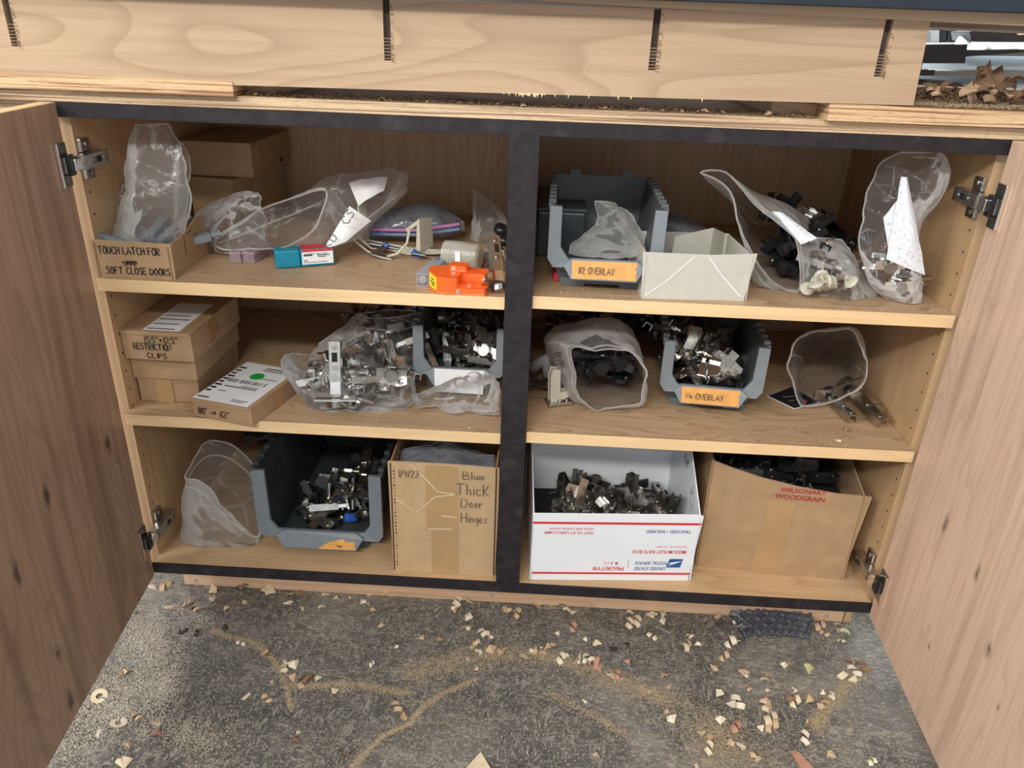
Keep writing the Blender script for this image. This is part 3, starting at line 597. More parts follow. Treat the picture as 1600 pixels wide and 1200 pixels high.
b1, tp = make_bin((.705, .040, UR+.0005), -.02, .150, .235, .118, .044, .032, (M_bin, M_rim), 'grey plastic bin with orange tape label on top right shelf beside center post')
o_, ux, uy, lw_ = tp(M_orange); handwriting('1/2 OVERLAY', b1, o_+ux*.010-uy*.002-Vector((0, .0012, 0)), ux, uy, .009, .0011, M_ink, width=.050)
b2, tp = make_bin((.893, .100, MR+.0005), -.09, .150, .235, .118, .044, .032, (M_bin, M_rim), 'grey plastic bin full of nickel hinges, orange tape label, on the middle right shelf')
o_, ux, uy, lw_ = tp(M_orange); handwriting('No OVERLAY', b2, o_+ux*.008-uy*.002-Vector((0, .0012, 0)), ux, uy, .0088, .0012, M_ink, width=.058)
b3, tp = make_bin((.495, .135, ML+.0005), 0, .142, .235, .118, .044, .032, (M_bin, M_rim), 'grey plastic bin with a plain white label on middle left shelf beside center post')
tp(M_paper, poly=[(-.95, 0), (.95, 0), (.93, 1.5), (-.9, 1.45)])
b4, tp = make_bin((.270, .052, .0005), .0, .205, .345, .160, .044, .030, (M_bin2, M_rim2), 'large dark grey plastic bin of hinges with torn orange tape on the cabinet bottom')
tp(M_orange, poly=[(-.05, 1.0), (.25, .55), (.95, .12), (.98, .96)])
o_, ux, uy, lw_ = (Vector((.03, -.0165, .024)), Vector((1, 0, 0)), Vector((0, .3, 1)), 1); handwriting('uy', b4, o_+Vector((0, -.0008, 0)), ux, uy, .008, .0009, M_ink)

# heaps
pile([(.855, .140), (.935, .130), (.945, .29), (.865, .30)], MR+.008, 64, [V_h, V_p, V_p, V_c], 'no overlay bin', 0, rise=.022, step=.0045, hmax=.030, s=.9)
pile([(.450, .172), (.540, .172), (.545, .32), (.445, .32)], ML+.008, 60, [V_h, V_h, V_p, V_a], 'white labelled bin', 0, 'dull nickel', rise=.020, step=.0045, hmax=.030, s=.9)
pile([(.235, .10), (.335, .10), (.345, .26), (.275, .26)], .008, 40, [V_h, V_p, V_p, V_c], 'large bottom bin', 0, rise=.01, step=.004, hmax=.024, s=.95)
pile([(.215, .10), (.33, .10), (.335, .24), (.25, .24)], .014, 18, [B_h, B_p], 'large bottom bin', 0, 'black', rise=.01, step=.004, hmax=.02)
place(V_h, (.312, .19, .062), (.35, .1, .1), 'bright hinge lying on top of the heap in the large bottom bin', 'hinge', s=1.25)
place(V_h, (.862, .165, MR+.075), (.75, -.1, 3.0), 'long nickel hinge standing on end at left of the no overlay bin', 'hinge', s=1.35)
cp_ = MB(); cp_.box(-.017, 0, 0, .017, .028, .004); cp_.box(-.015, .027, 0, .015, .034, .010); cp_.build('cover_cap', M_bright, bevel=.001, loc=(.893, .128, MR+.046), rot=(.7, .1, -.25), label='shiny square metal cap at the front of the no overlay bin', cat='cap')
bd_ = MB(); bd_.cyl((-.009, 0, 0), (.009, 0, 0), .008, n=12); bd_.cyl((-.011, 0, 0), (-.009, 0, 0), .006, .008, 12); bd_.build('blue_stopper', M_bluep, smooth=False, loc=(.307, .105, .035), rot=(.2, .3, .6), label='small blue plastic cap among hinges in the bottom bin', cat='cap')
cd = empty('printed_card', (.268, .37, .16), 0, 'white printed card standing behind the hinges of the bottom bin', 'card')
bx('sheet', M_paper, (-.055, .0, 0, .055, .0008, .034), cd); bx('red_band', M_red, (-.055, -.0006, 0, .055, 0, .004), cd); handwriting('m', cd, (-.005, -.0006, .012), (1, 0, 0), (0, 0, 1), .02, .004, M_ink)

# ------------------------------------------------------------------ cartons
def carton(loc, rz, w, d, h, m, label, front=None, back=None, left=None, right=None, th=.003, name='cardboard_box', cat='box', mside=None, bottom=True):
    e = empty(name, loc, rz, label, cat); b = MB()
    F = front or [(0, 0), (w, 0), (w, h), (0, h)]; Bk = back or [(0, 0), (w, 0), (w, h), (0, h)]
    Lf = left or [(0, 0), (d, 0), (d, h), (0, h)]; Rt = right or [(0, 0), (d, 0), (d, h), (0, h)]
    b.prism(F, 0, th, 'XZ'); b.prism(Bk, d-th, d, 'XZ'); b.prism(Lf, 0, th, 'YZ', 1); b.prism(Rt, w-th, w, 'YZ', 1)
    if bottom: b.box(th, th, 0, w-th, d-th, th)
    b.build('body', [m, mside or m], e, bevel=.0008); return e
UX, UZ = (1, 0, 0), (0, 0, 1)
# tray
tr = carton((.002, .010, UL+.0005), .03, .104, .128, .05, M_card, 'open cardboard tray marked touch latch, at the left end of the top left shelf',
            front=[(-.002, 0), (.106, 0), (.106, .049), (.05, .0505), (-.003, .052)], right=[(0, 0), (.128, 0), (.131, .060), (.10, .062), (.06, .050), (0, .047)])
handwriting('TOUCH LATCH FOR', tr, (.006, -.0004, .034), UX, UZ, .0105, .0015, M_ink, width=.086)
handwriting('SOFT CLOSE DOORS', tr, (.012, -.0004, .006), UX, UZ, .0095, .0015, M_ink, width=.090)
mb = MB()
for k in range(9): mb.strip([(.036+k*.002, -.001-.00003*k, .024), (.040+k*.0022, -.001-.00003*k, .017+.002*(k % 3)), (.044+k*.0015, -.001-.00003*k, .025)], .0013, (0, -1, 0))
mb.build('scribble', M_ink, tr)
bx('tape', M_tape, (.1062, .05, .020, .1069, .078, .0505), tr)
# stacked closed boxes, mid left
def closed(loc, rz, w, d, h, m, label, seam=True, th=.002, lidh=None, tapem=None):
    e = empty('cardboard_box', loc, rz, label, 'box'); bx('body', m, (0, 0, 0, w, d, h-.0014), e, .0015)
    bx('lid', m, (-.001, -.001, h-.0012, w+.001, d+.001, h+.0006), e, .0006)
    fl = MB(); fl.prism([(.004, h-.001), (w-.004, h-.001), (w-.010, h*.35), (.010, h*.35)] if seam else [(0.002, h), (w-.002, h), (w-.002, h-.004), (.002, h-.004)], -.0016, 0)
    fl.build('tuck_flap', m, e, bevel=.0005); return e
s3 = closed((.004, .050, ML+.0005), .0, .094, .165, .040, M_card, 'lowest of the three stacked cardboard boxes on the middle left shelf', False)
bx('tape', M_tape2, (.028, -.0022, 0, .054, -.0012, .040), s3)
s2 = closed((.001, .046, ML+.0415), -.015, .100, .170, .036, M_card, 'middle one of the three stacked cardboard boxes on the middle left shelf', False)
s1 = closed((-.0+.001, .034, ML+.0785), -.02, .106, .178, .046, M_card, 'topmost cardboard box of the stack of three on the middle left shelf, with handwriting', False)
handwriting('155*+125*', s1, (.036, -.0020, .030), UX, UZ, .0095, .0014, M_ink, width=.052)
handwriting('RESTRICTION', s1, (.018, -.0020, .018), UX, UZ, .0105, .0014, M_ink, width=.058)
handwriting('CLIPS', s1, (.036, -.0020, .005), UX, UZ, .0085, .0014, M_ink, width=.032)
lb = bx('shipping_label', M_paper, (.032, .006, .0468, .088, .125, .0472), s1)
for yy in (.010, .030, .050, .066): MB().box(.036, yy, .0473, .084-.01*random.random(), yy+.003, .0475).build('printed_line', M_dknick if yy > .012 else M_ink, lb)
bx('tape', M_tape, (.1071, .055, .014, .1078, .085, .046), s1)
mb = MB(); mb.strip([(.106, .0, .022), (.1078, .06, .006), (.1078, .10, .018), (.1078, .14, .014)], .0016, (1, 0, 0)); mb.build('crease', M_card2, s1)
# flat box with white label
fb = closed((.106, .008, ML+.0005), -.24, .100, .150, .030, M_card, 'flat cardboard box with big white label and green dot on the middle left shelf', False)
handwriting('110* > 62*', fb, (.010, -.0020, .008), UX, UZ, .011, .0014, M_ink, width=.055)
lb = bx('white_label', M_paper, (.000, .002, .0308, .094, .142, .0312), fb)
MB().cyl((.048, .098, .0312), (.048, .098, .0316), .0115, n=24).build('green_dot', M_green, fb)
mb = MB()
for k in range(22):
    if k % 7 != 6: mb.box(.014+k*.003, .068, .0312, .014+k*.003+random.uniform(.0006, .002), .079, .0315)
for (x, y, w_, h_) in ((.046, .127, .04, .004), (.044, .120, .036, .003), (.056, .092, .032, .002), (.020, .052, .056, .003), (.046, .058, .030, .002), (.004, .008, .02, .004), (.060, .014, .026, .002), (.060, .009, .022, .002), (.020, .036, .014, .002)):
    n_ = int(w_/.0035)
    for i in range(n_): mb.box(x+i*w_/n_, y, .0312, x+(i+.75)*w_/n_, y+h_, .0315)
for k in range(9): mb.box(.002, .030+k*.011, .0312, .010+.002*(k % 3), .035+k*.011, .0315)
mb.build('printed_text', M_ink, fb, kind='stuff')
bx('tape', M_tape, (.1012, .060, .0, .1018, .085, .030), fb)
# back boxes, top left
c1 = closed((.022, .285, UL+.0005), -.2, .080, .17, .090, M_card, 'lower plain cardboard box at the back of the top left shelf', False)
c2 = closed((.012, .287, UL+.0925), -.03, .121, .185, .055, M_card, 'upper cardboard box stacked at the back of the top left shelf', False)
bx('tape_dot', M_hole, (.1222, .13, .006, .1228, .137, .014), c2)
# white chipboard open box
wb = carton((.7585, .016, UR+.0005), .06, .145, .125, .062, M_wbox, 'open pale grey chipboard box on the top right shelf', name='chipboard_box', th=.0012,
            front=[(0, 0), (.141, 0), (.149, .066), (.09, .0625), (-.004, .064)])
MB().add([(.045, .06, .003), (.050, .06, .072), (.110, .085, .080), (.138, .12, .064), (.138, .121, .003), (.11, .087, .003)] +
         [(.045, .061, .003), (.050, .061, .072), (.110, .086, .080), (.138, .121, .064), (.138, .122, .003), (.11, .088, .003)],
         [(0, 1, 2, 5), (5, 2, 3, 4), (6, 11, 8, 7), (11, 10, 9, 8), (0, 6, 7, 1), (1, 7, 8, 2), (2, 8, 9, 3)]).build('inner_flap', M_wbox, wb)
mb = MB(); mb.strip([(.004, -.0005, .004), (.03, -.0005, .024), (.065, -.0005, .060)], .0016, (0, -1, 0)); mb.strip([(.085, -.0005, .060), (.105, -.0005, .036), (.136, -.0005, .006)], .0016, (0, -1, 0)); mb.build('crease', M_paper, wb)
# tall handwritten carton
bc = carton((.399, .014, .0005), .0, .168, .20, .208, M_card2, 'tall brown cardboard box with taped front and black handwriting beside center post, bottom left',
            front=[(0, 0), (.168, 0), (.171, .207), (.12, .2085), (.05, .2095), (-.002, .209)], mside=M_card)
bx('tape', M_tape2, (.064, -.0007, .0, .108, 0, .206), bc); bx('tape', M_tape2, (.056, -.0008, .085, .10, -.0001, .206), bc)
handwriting('1/4/22', bc, (.014, -.0014, .184), UX, UZ, .013, .0011, M_pencil, width=.034)
handwriting('Blum', bc, (.114, -.0014, .186), UX, UZ, .014, .0012, M_pencil, width=.036)
handwriting('Thick', bc, (.104, -.0014, .157), UX, UZ, .021, .0013, M_pencil, width=.055)
handwriting('Door', bc, (.112, -.0014, .133), UX, UZ, .018, .0012, M_pencil, width=.036)
handwriting('Hinges', bc, (.112, -.0014, .105), UX, UZ, .018, .0012, M_pencil, width=.044)
mb = MB()
for pts in ([(.032, .208), (.05, .19), (.075, .16), (.105, .157)], [(.006, .145), (.04, .118), (.07, .15), (.105, .157)], [(.058, .088), (.098, .09)], [(.08, .115), (.105, .113)]):
    mb.strip([(x, -.0012, z) for x, z in pts], .0016, (0, -1, 0))
mb.build('crease', M_chip[0], bc)
mb = MB()
for k in range(30): mb.box(.006+random.uniform(-.001, .001), -.0004, .01+k*.0065, .0075, -.0001, .013+k*.0065)
mb.build('staple_marks', M_hole, bc, kind='stuff')
# postal box
pb = carton((.6255, .010, .0005), .075, .268, .20, .140, M_white, 'white postal box with red bands and upside down print, full of hinges', name='mailing_box', th=.002,
            front=[(.004, 0), (.263, 0), (.272, .128), (.262, .130), (.0, .130)], right=[(0, 0), (.2, 0), (.2, .205), (.10, .20), (.0, .128)], left=[(0, 0), (.2, 0), (.2, .205), (.12, .205), (0, .13)],
            back=[(0, 0), (.268, 0), (.268, .205), (0, .212)])
NX, NZ = (-1, 0, 0), (0, 0, -1)
bx('red_band', M_red, (.0005, -.0006, .1115, .2705, -.0001, .1155), pb); bx('red_band', M_red, (.0035, -.0006, .012, .2645, -.0001, .0155), pb)
bx('red_band', M_red, (-.0006, .0, .112, 0, .19, .116), pb)
def pt_(txt, x, z, h, m, w_, **k): return printed(txt, pb, (x, -.0002, z), NX, NZ, h, m, width=w_, **k)
pt_('VISIT US AT USPS.COM®', .099, .0975, .0052, M_red, .080, bold=.01); pt_('ORDER FREE SUPPLIES ONLINE', .099, .1045, .0036, M_red, .072)
pt_('TRACKED • INSURED', .256, .1015, .0058, M_blue, .073, bold=.01); pt_('MEDIUM FLAT RATE BOX', .253, .0615, .0066, M_red, .088, bold=.012); pt_('FOR DOMESTIC USE • ANY WEIGHT', .254, .0700, .0026, M_red, .052)
pt_('PRIORITY®', .154, .0275, .0074, M_red, .052, bold=.012); pt_('M  A  I  L', .143, .0375, .0058, M_red, .023, bold=.012)
pt_('UNITED STATES', .223, .0275, .0062, M_blue, .052, bold=.01, italic=.3); pt_('POSTAL SERVICE', .226, .0385, .0062, M_blue, .055, bold=.01, italic=.3)
bx('divider_line', M_dknick, (.1605, -.0006, .026, .161, -.0001, .043), pb)
mb = MB(); mb.prism([(.228, .044), (.250, .044), (.247, .027), (.224, .027)], -.0008, -.0002); em = mb.build('eagle_emblem', M_blue, pb)
MB().prism([(.249, .040), (.226, .030), (.232, .0345), (.225, .036), (.238, .0385)], -.0011, -.0006).build('eagle_head', M_paper, pb)
em2 = MB()
for k, r_ in enumerate((.022, .017, .012)): em2.tube([(.2655, .04+r_*.6, .13+r_), (.2655, .04, .13+r_*.4), (.2655, .035, .13-r_*.6), (.2655, .05, .13-r_), (.2655, .06, .13), (.2655, .04+r_*.6, .13+r_)], .0006, 4)
em2.build('inside_mark', M_gmet, pb)
handwriting('tyt', pb, (.2655, .12, .16), (0, -1, 0), UZ, .018, .002, M_ink)
pile([(.675, .078), (.855, .088), (.850, .165), (.675, .155)], .052, 60, [V_h, V_h, V_p, V_a, V_c], 'white postal box', 0, 'dull nickel', step=.004, tilt=.5, hmax=.016)
place(V_a, (.738, .085, .104), (-.6, .5, -.7), 'hinge arm sticking up out of the postal box', 'arm', s=1.2); place(V_p, (.697, .085, .096), (1.0, .5, .3), 'pointed mounting plate upright in the postal box', 'plate')
bx('gap_shade_fill', M_hole, (.004, .004, .004, .262, .19, .054), pb)  # added black fill, stands in for shade in gaps under the hinges
# woodgrain box
wg = carton((.908, .070, .0005), -.07, .245, .22, .190, M_card, 'large brown cardboard box with red woodgrain lettering, bottom right', th=.003,
            front=[(0, 0), (.240, 0), (.254, .166), (.20, .1665), (.14, .173), (.08, .184), (.03, .198), (.0, .208)], right=[(0, 0), (.22, 0), (.22, .205), (0, .166)], left=[(0, 0), (.22, 0), (.22, .21), (0, .208)], mside=M_card)
printed('WOODGRAIN', wg, (.106, -.0003, .150), UX, UZ, .009, M_maroon, width=.078, bold=.018); 
printed('WILSONART', wg, (.112, -.0003, .1635), UX, UZ, .0075, M_maroon, width=.072, bold=.018)
mb = MB(); mb.prism([(.092, 0), (.136, 0), (.142, .145), (.098, .147)], -.0008, 0); mb.build('tape', M_tape2, wg); mb = MB(); mb.prism([(.05, .006), (.072, .004), (.078, .018), (.052, .022)], -.0007, 0); mb.build('tape_scrap', M_tape2, wg)
pile([(.945, .125), (1.11, .115), (1.12, .24), (.95, .25)], .125, 60, [B_h, B_p, B_h], 'woodgrain box', 0, 'black', step=.004, tilt=.6, hmax=.018)
bx('gap_shade_fill', M_hole, (.004, .004, .004, .236, .215, .122), wg)  # added black fill again, its colour is the shade below the heap

# ------------------------------------------------------------------ bags of film
def catmull(P, t):
    n = len(P); i = min(int(t), n-2); f = t-i
    p0, p1, p2, p3 = P[max(i-1, 0)], P[i], P[i+1], P[min(i+2, n-1)]
    return .5*((2*p1)+(p2-p0)*f+(2*p0-5*p1+4*p2-p3)*f*f+(3*p1-p0-3*p2+p3)*f*f*f)
def loop_resample(pts, n):
    k = len(pts); out = []
    seg = [(pts[(i+1) % k]-pts[i]).length+1e-6 for i in range(k)]; tot = sum(seg)
    for j in range(n):
        d = tot*j/n; i = 0
        while d > seg[i] and i < k-1: d -= seg[i]; i += 1
        f = d/seg[i]; p0, p1, p2, p3 = pts[(i-1) % k], pts[i], pts[(i+1) % k], pts[(i+2) % k]
        out.append(.5*((2*p1)+(p2-p0)*f+(2*p0-5*p1+4*p2-p3)*f*f+(3*p1-p0-3*p2+p3)*f*f*f))
    return out
NR = 56
def lens(x1, y1, x2, y2, Y, th, Yb=None):
    a = pY(x1, y1, Y); b = pY(x2, y2, Y if Yb is None else Yb); c = (a+b)/2; h = (a-b)/2
    n = h.cross(Vector((0, 1, 0))).cross(h).normalized()
    if n.length < .5: n = Vector((0, 1, 0))
    out = []
    for j in range(NR):
        q = 2*PI*j/NR; s = math.sin(q); out.append(c+h*math.cos(q)+n*(th/2)*s*abs(s)**.7)
    return out
def ringp(pts, Y, dy=0): return loop_resample([pY(p[0], p[1], p[2] if len(p) > 2 else Y) for p in pts], NR)
def film_bag(label, rings, m=None, zmin=-1, amp=.004, sd=0, steps=12, close=(True, False), seams=(0, NR//2), zips=(), cat='bag', name='plastic_bag', group=None, nsc=30, sw=.0009, xlim=None, ymax=.483):
    m = m or M_film; K = len(rings); R = (K-1)*steps+1; vs = []; fs = []
    base = sum(rings[0], Vector())/NR
    e = empty(name, (base.x, base.y, max(zmin, base.z-.02) if zmin > -1 else base.z), 0, label, cat, group); org = e.location.copy()
    rows = []; cent = [sum(rg, Vector())/NR for rg in rings]
    off = Vector((sd*3.7, sd*1.3, sd*2.1))
    for r in range(R):
        t = r/steps; row = []
        for j in range(NR):
            P = [rings[k][j] for k in range(K)]; p = catmull(P, t) if K > 2 else P[0].lerp(P[1], t)
            q = p*nsc+off
            C = cent[min(int(round(t)), K-1)]; rdir = (p-C); rdir = rdir.normalized() if rdir.length > 1e-5 else Vector((0, 0, 1))
            w_ = q+Vector((noise.noise(q*.8), noise.noise(q*.8+Vector((5, 5, 5))), noise.noise(q*.8+Vector((9, 2, 7)))))*.5
            d1 = noise.voronoi(w_*.9)[0]; d2 = noise.voronoi(w_*2.1)[0]
            f_ = (d1[0]-.42)*1.5+(d2[0]-.42)*.6
            jj = Vector((noise.noise(q*.6), noise.noise(q*.6+Vector((3, 8, 1))), noise.noise(q*.6+Vector((7, 1, 4)))))
            p = p-rdir*(f_*amp*1.25)+jj*amp*1.1
            lx = (0.003, W-.003) if xlim is None else xlim
            p.z = max(p.z, zmin+.0008+abs(noise.noise(q*2))*.0015); p.x = min(max(p.x, lx[0]), lx[1]); p.y = min(p.y, ymax)
            row.append(p-org)
        rows.append(row)
    for row in rows: vs += row
    for r in range(R-1):
        for j in range(NR): fs.append((r*NR+j, r*NR+(j+1) % NR, (r+1)*NR+(j+1) % NR, (r+1)*NR+j))
    if close[0]: vs.append(sum(rows[0], Vector())/NR); c = len(vs)-1; fs += [(c, (j+1) % NR, j) for j in range(NR)]
    if close[1]: vs.append(sum(rows[-1], Vector())/NR); c = len(vs)-1; b = (R-1)*NR; fs += [(c, b+j, b+(j+1) % NR) for j in range(NR)]
    MB().add(vs, fs).build('film', m, e, smooth=True)
    if seams:
        for j in seams: MB().tube([rows[r][j] for r in range(R)], sw, 5).build('side_seam', M_seam, e, smooth=True)
    rim = MB(); last = rows[-1] if not close[1] else None
    if last: rim.tube(last+[last[0]], sw, 5, cap=False); rim.build('mouth_rim', M_seam, e, smooth=True)
    for zr, mz, zw in zips:
        zz = MB(); r = int(zr*(R-1)); zz.tube(rows[r]+[rows[r][0]], zw, 5, cap=False); zz.build('zip_strip', mz, e, smooth=True)
    return e
def sheet(name, pts, m, parent=None, th=.0005, bulge=.004, label=None, cat=None, nx=10, ny=8, amp=.002, sd=1, group=None):
    # curved thin paper: four corner points (world) TL, TR, BR, BL
    a, b, c, d = [Vector(p) for p in pts]; nrm = (b-a).cross(d-a).normalized()
    if nrm.y > 0: nrm = -nrm
    org = parent.matrix_world.translation if parent else (a+b+c+d)/4
    if parent: org = parent.location.copy()
    vs = []; fs = []
    for side in (0, 1):
        for j in range(ny+1):
            for i in range(nx+1):
                u, v = i/nx, j/ny; p = (a*(1-u)+b*u)*(1-v)+(d*(1-u)+c*u)*v
                p = p+nrm*(bulge*math.sin(PI*u)*math.sin(PI*(.15+.7*v))+amp*noise.noise(p*60+Vector((sd, 0, 0)))-side*th); vs.append(p-org)
    k = (nx+1)*(ny+1)
    for j in range(ny):
        for i in range(nx):
            q = j*(nx+1)+i; fs += [(q, q+1, q+nx+2, q+nx+1), (k+q, k+q+nx+1, k+q+nx+2, k+q+1)]
    o = MB().add(vs, fs).build(name, m, parent, smooth=True, label=label, cat=cat, group=group, loc=None if parent else org)
    return o

# --- top left shelf
film_bag('tall frosted zip bag standing up in the touch latch tray', [lens(172, 392, 285, 385, .07, .075), lens(180, 352, 292, 352, .07, .07), lens(193, 305, 298, 305, .07, .05), lens(193, 262, 290, 262, .075, .035), lens(199, 222, 282, 222, .08, .022), lens(209, 193, 268, 193, .085, .006)],
         M_film2, UL+.006, .005, 1, seams=(0, NR//2, 5), sw=.0011, cat='bag')
film_bag('small crinkled clear bag at left in the touch latch tray', [lens(170, 390, 205, 390, .09, .05), lens(166, 350, 212, 350, .1, .05), lens(172, 310, 205, 312, .11, .035), lens(182, 290, 198, 290, .11, .01)], M_film3, UL+.006, .006, 2)
film_bag('folded frosted film flap behind the tall bag in the tray', [lens(270, 345, 293, 340, .115, .02), lens(272, 290, 297, 290, .115, .02), lens(272, 245, 299, 262, .115, .012), lens(272, 226, 285, 226, .115, .004)], M_film2, UL, .004, 3)
lt = MB(); lt.box(-.006, 0, 0, .006, .06, .011); lt.cyl((0, .06, .0055), (0, .072, .0055), .004, n=10); lt.cyl((0, .072, .0055), (0, .076, .0055), .0055, n=10)
LM = mesh_of(lt, 'touch_latch', [M_rim])
for i, (x, y, z, r) in enumerate([(.03, .05, .012, .3), (.055, .06, .012, -.4), (.08, .045, .012, .8), (.04, .075, .024, 1.2), (.075, .075, .024, -.9), (.072, .055, .034, -.2), (.078, .05, .022, -.15), (.062, .05, .044, .1), (.05, .04, .030, 1.7), (.03, .08, .032, .1)]):
    place(LM, (x, y, UL+z), (.15*(i % 3), .1, r), 'grey plastic touch latch lying in the cardboard tray', 'latch', 'grey touch latches in the tray')
film_bag('crinkled clear bag lying between the tray and the big zip bag', [lens(325, 386, 415, 388, .16, .06), lens(305, 350, 425, 358, .19, .07), lens(330, 318, 420, 322, .21, .05), lens(375, 298, 405, 300, .22, .01)], M_film3, UL, .010, 4, nsc=24)
film_bag('large frosted zip bag with white paper tag lying on the top left shelf',
         [ringp([(622, 272), (630, 263), (637, 268), (637, 292), (630, 302), (622, 290)], .25),
          ringp([(536, 300), (545, 272), (580, 262), (606, 258), (612, 280), (603, 322), (585, 350), (560, 372), (546, 352), (538, 325)], .22),
          ringp([(462, 330), (475, 300), (500, 286), (535, 274), (558, 300), (562, 340), (552, 374, .15), (520, 386, .14), (490, 388, .14), (470, 365, .16)], .20),
          ringp([(352, 374, .14), (380, 350, .16), (420, 325, .18), (465, 305, .19), (508, 295, .18), (516, 318, .15), (505, 350, .13), (486, 374, .12), (450, 390, .11), (415, 392, .11), (380, 386, .12)], .15),
          ringp([(330, 376, .14), (362, 352, .16), (405, 328, .17), (450, 311, .17), (510, 298, .16), (500, 336, .125), (480, 366, .11), (450, 386, .10), (415, 393, .10), (378, 389, .11), (345, 386, .12)], .14)],
         M_film2, UL, .006, 5, zips=((.90, M_seam, .0013),), sw=.0012, nsc=16)
sheet('paper_tag', [pY(546, 322, .135), pY(580, 345, .15), pY(540, 378, .125), pY(506, 389, .115)], M_paper, label='white paper tag with black handwriting on the large zip bag', cat='tag', amp=.001)
for t_, (px_, py_), (qx, qy) in (('KO', (516, 386), (545, 352)), ('G8', (545, 350), (562, 324))):
    a = pY(px_, py_, .118); b = pY(qx, qy, .130)
    u_ = (b-a).normalized(); v_ = Vector((0, -1, .0)).cross(u_); v_ = -v_ if v_.z < 0 else v_
    t0 = empty('marker_text', a+Vector((0, -.009, 0))); 
    handwriting(t_.replace('G', 'C').replace('8', 'S'), t0, (0, 0, 0), u_, v_, .012, .0015, M_ink); tag(t0, 'black marker letters %s the white tag of the large zip bag' % ('low on' if t_ == 'KO' else 'high on'), 'writing')
sheet('reflection_sheet', [pY(545, 285, .20), pY(606, 276, .21), pY(600, 298, .20), pY(560, 322, .18)], M_paper, label='white sheet standing in for the reflection on the large zip bag, upper right end', cat='paper', amp=.004, bulge=.008)  # opaque white sheet, a painted reflection of the bag film
film_bag('grey zip bag with purple zip lying at the back of the top left shelf', [lens(574, 376, 578, 350, .27, .04), lens(612, 373, 604, 326, .28, .075), lens(655, 372, 650, 319, .29, .085), lens(695, 369, 690, 324, .29, .07), lens(722, 366, 722, 345, .3, .02)], M_grey, UL, .005, 6, seams=(0,), cat='bag')
for nm, mz, (y0, y1), lb_ in (('zip_strip', M_purple, (359, 350), 'purple zip strip'), ('zip_strip', M_navyzip, (366, 358), 'blue zip strip')):
    e_ = MB(); a = pY(580, y0, .238); b = pY(650, y0+1, .238); c = pY(718, y1, .245); e_.strip([a, b, c], .004, (0, -1, .5)); e_.strip([a+Vector((0, .002, 0)), b+Vector((0, .002, 0)), c+Vector((0, .002, 0))], .004, (0, 1, -.5)); e_.build('zip_strip', mz, label=lb_+' across the grey zip bag on the top left shelf', cat='zip')
film_bag('grey film bag standing in the back right corner of the top left shelf', [lens(735, 372, 792, 374, .3, .05), lens(738, 348, 792, 352, .31, .04), lens(741, 318, 790, 338, .32, .03), lens(741, 296, 750, 300, .32, .004)], M_film2, UL, .003, 7, xlim=(0, .571))
# pink tip boxes
for i, (x, y, rz, lb_) in enumerate(((.150, .105, -.12, 'left one of two pale pink clear plastic blocks on the top left shelf'), (.170, .107, -.12, 'right one of two pale pink clear plastic blocks on the top left shelf'))):
    e = empty('plastic_block', (x, y, UL+.0005), rz, lb_, 'block'); bx('case', M_pink, (0, 0, 0, .018, .062, .012), e, .001); bx('lid', M_pink, (-.0005, -.0005, .0125, .0185, .0625, .017), e, .001)
# teal case
te = empty('bit_case', (.228, .082, UL+.0005), .42, 'teal plastic bit case with white and red sticker on the top left shelf', 'case')
bx('case', M_teal, (.0, 0, 0, .036, .028, .027), te, .003); bx('cap', M_teal, (.0365, .0005, .0005, .086, .0275, .0265), te, .002)
bx('sticker', M_paper, (.0385, -.0006, .004, .084, .0002, .0262), te); bx('sticker', M_paper, (.0385, .0, .0263, .084, .027, .0272), te)
bx('red_band', M_red, (.0385, -.0009, .0228, .084, -.0003, .0262), te); bx('red_band', M_red, (.0385, .002, .0270, .084, .026, .0275), te)
printed('SCREW BIT SET', te, (.042, -.0008, .0185), UX, UZ, .0022, M_ink, width=.034); bpy.data.objects.remove(te.children[-1])
mb = MB()
for (x, z, w_, h_) in ((.041, .0165, .013, .0026), (.061, .0165, .018, .0015), (.062, .0142, .012, .0012), (.041, .009, .006, .0014), (.041, .0065, .034, .0008)):
    n_ = int(w_/.0016)
    for i in range(n_): mb.box(x+i*w_/n_, -.0011, z, x+(i+.7)*w_/n_, -.0006, z+h_)
mb.build('printed_text', M_ink, te, kind='stuff')
# beige bracket jig with hoses
bj = empty('plastic_bracket', (.38, .22, UL+.0005), 0, 'yellowed clear plastic U shaped bracket with thin hoses on the top left shelf', 'bracket')
O = Vector((.38, .22, UL+.0005))
def bpts(l): return [pY(x, y, Y)-O for x, y, Y in l]
def slabp(name, pts, th, m, parent, lab=None):
    a = [Vector(p) for p in pts]; n = len(a); nn = (a[1]-a[0]).cross(a[-1]-a[0]).normalized()*th; b = [p+nn for p in a]
    return MB().add(a+b, [tuple(range(n-1, -1, -1)), tuple(range(n, 2*n))]+[(i, (i+1) % n, n+(i+1) % n, n+i) for i in range(n)]).build(name, m, parent, bevel=.0006, label=lab)
slabp('side_plate', bpts([(560, 322, .20), (572, 318, .22), (578, 374, .22), (566, 374, .20)]), .003, M_beige2, bj)
slabp('side_plate', bpts([(655, 342, .17), (676, 340, .20), (677, 386, .20), (657, 392, .17)]), .003, M_beige2, bj)
slabp('side_plate', bpts([(633, 358, .175), (655, 342, .17), (657, 392, .17), (650, 392, .17), (651, 352, .171), (636, 364, .175)]), .002, M_beige2, bj)
slabp('base_bar', bpts([(566, 372, .21), (640, 386, .19), (690, 390, .19), (690, 395, .18), (636, 397, .18), (566, 379, .20)]), .003, M_beige2, bj)
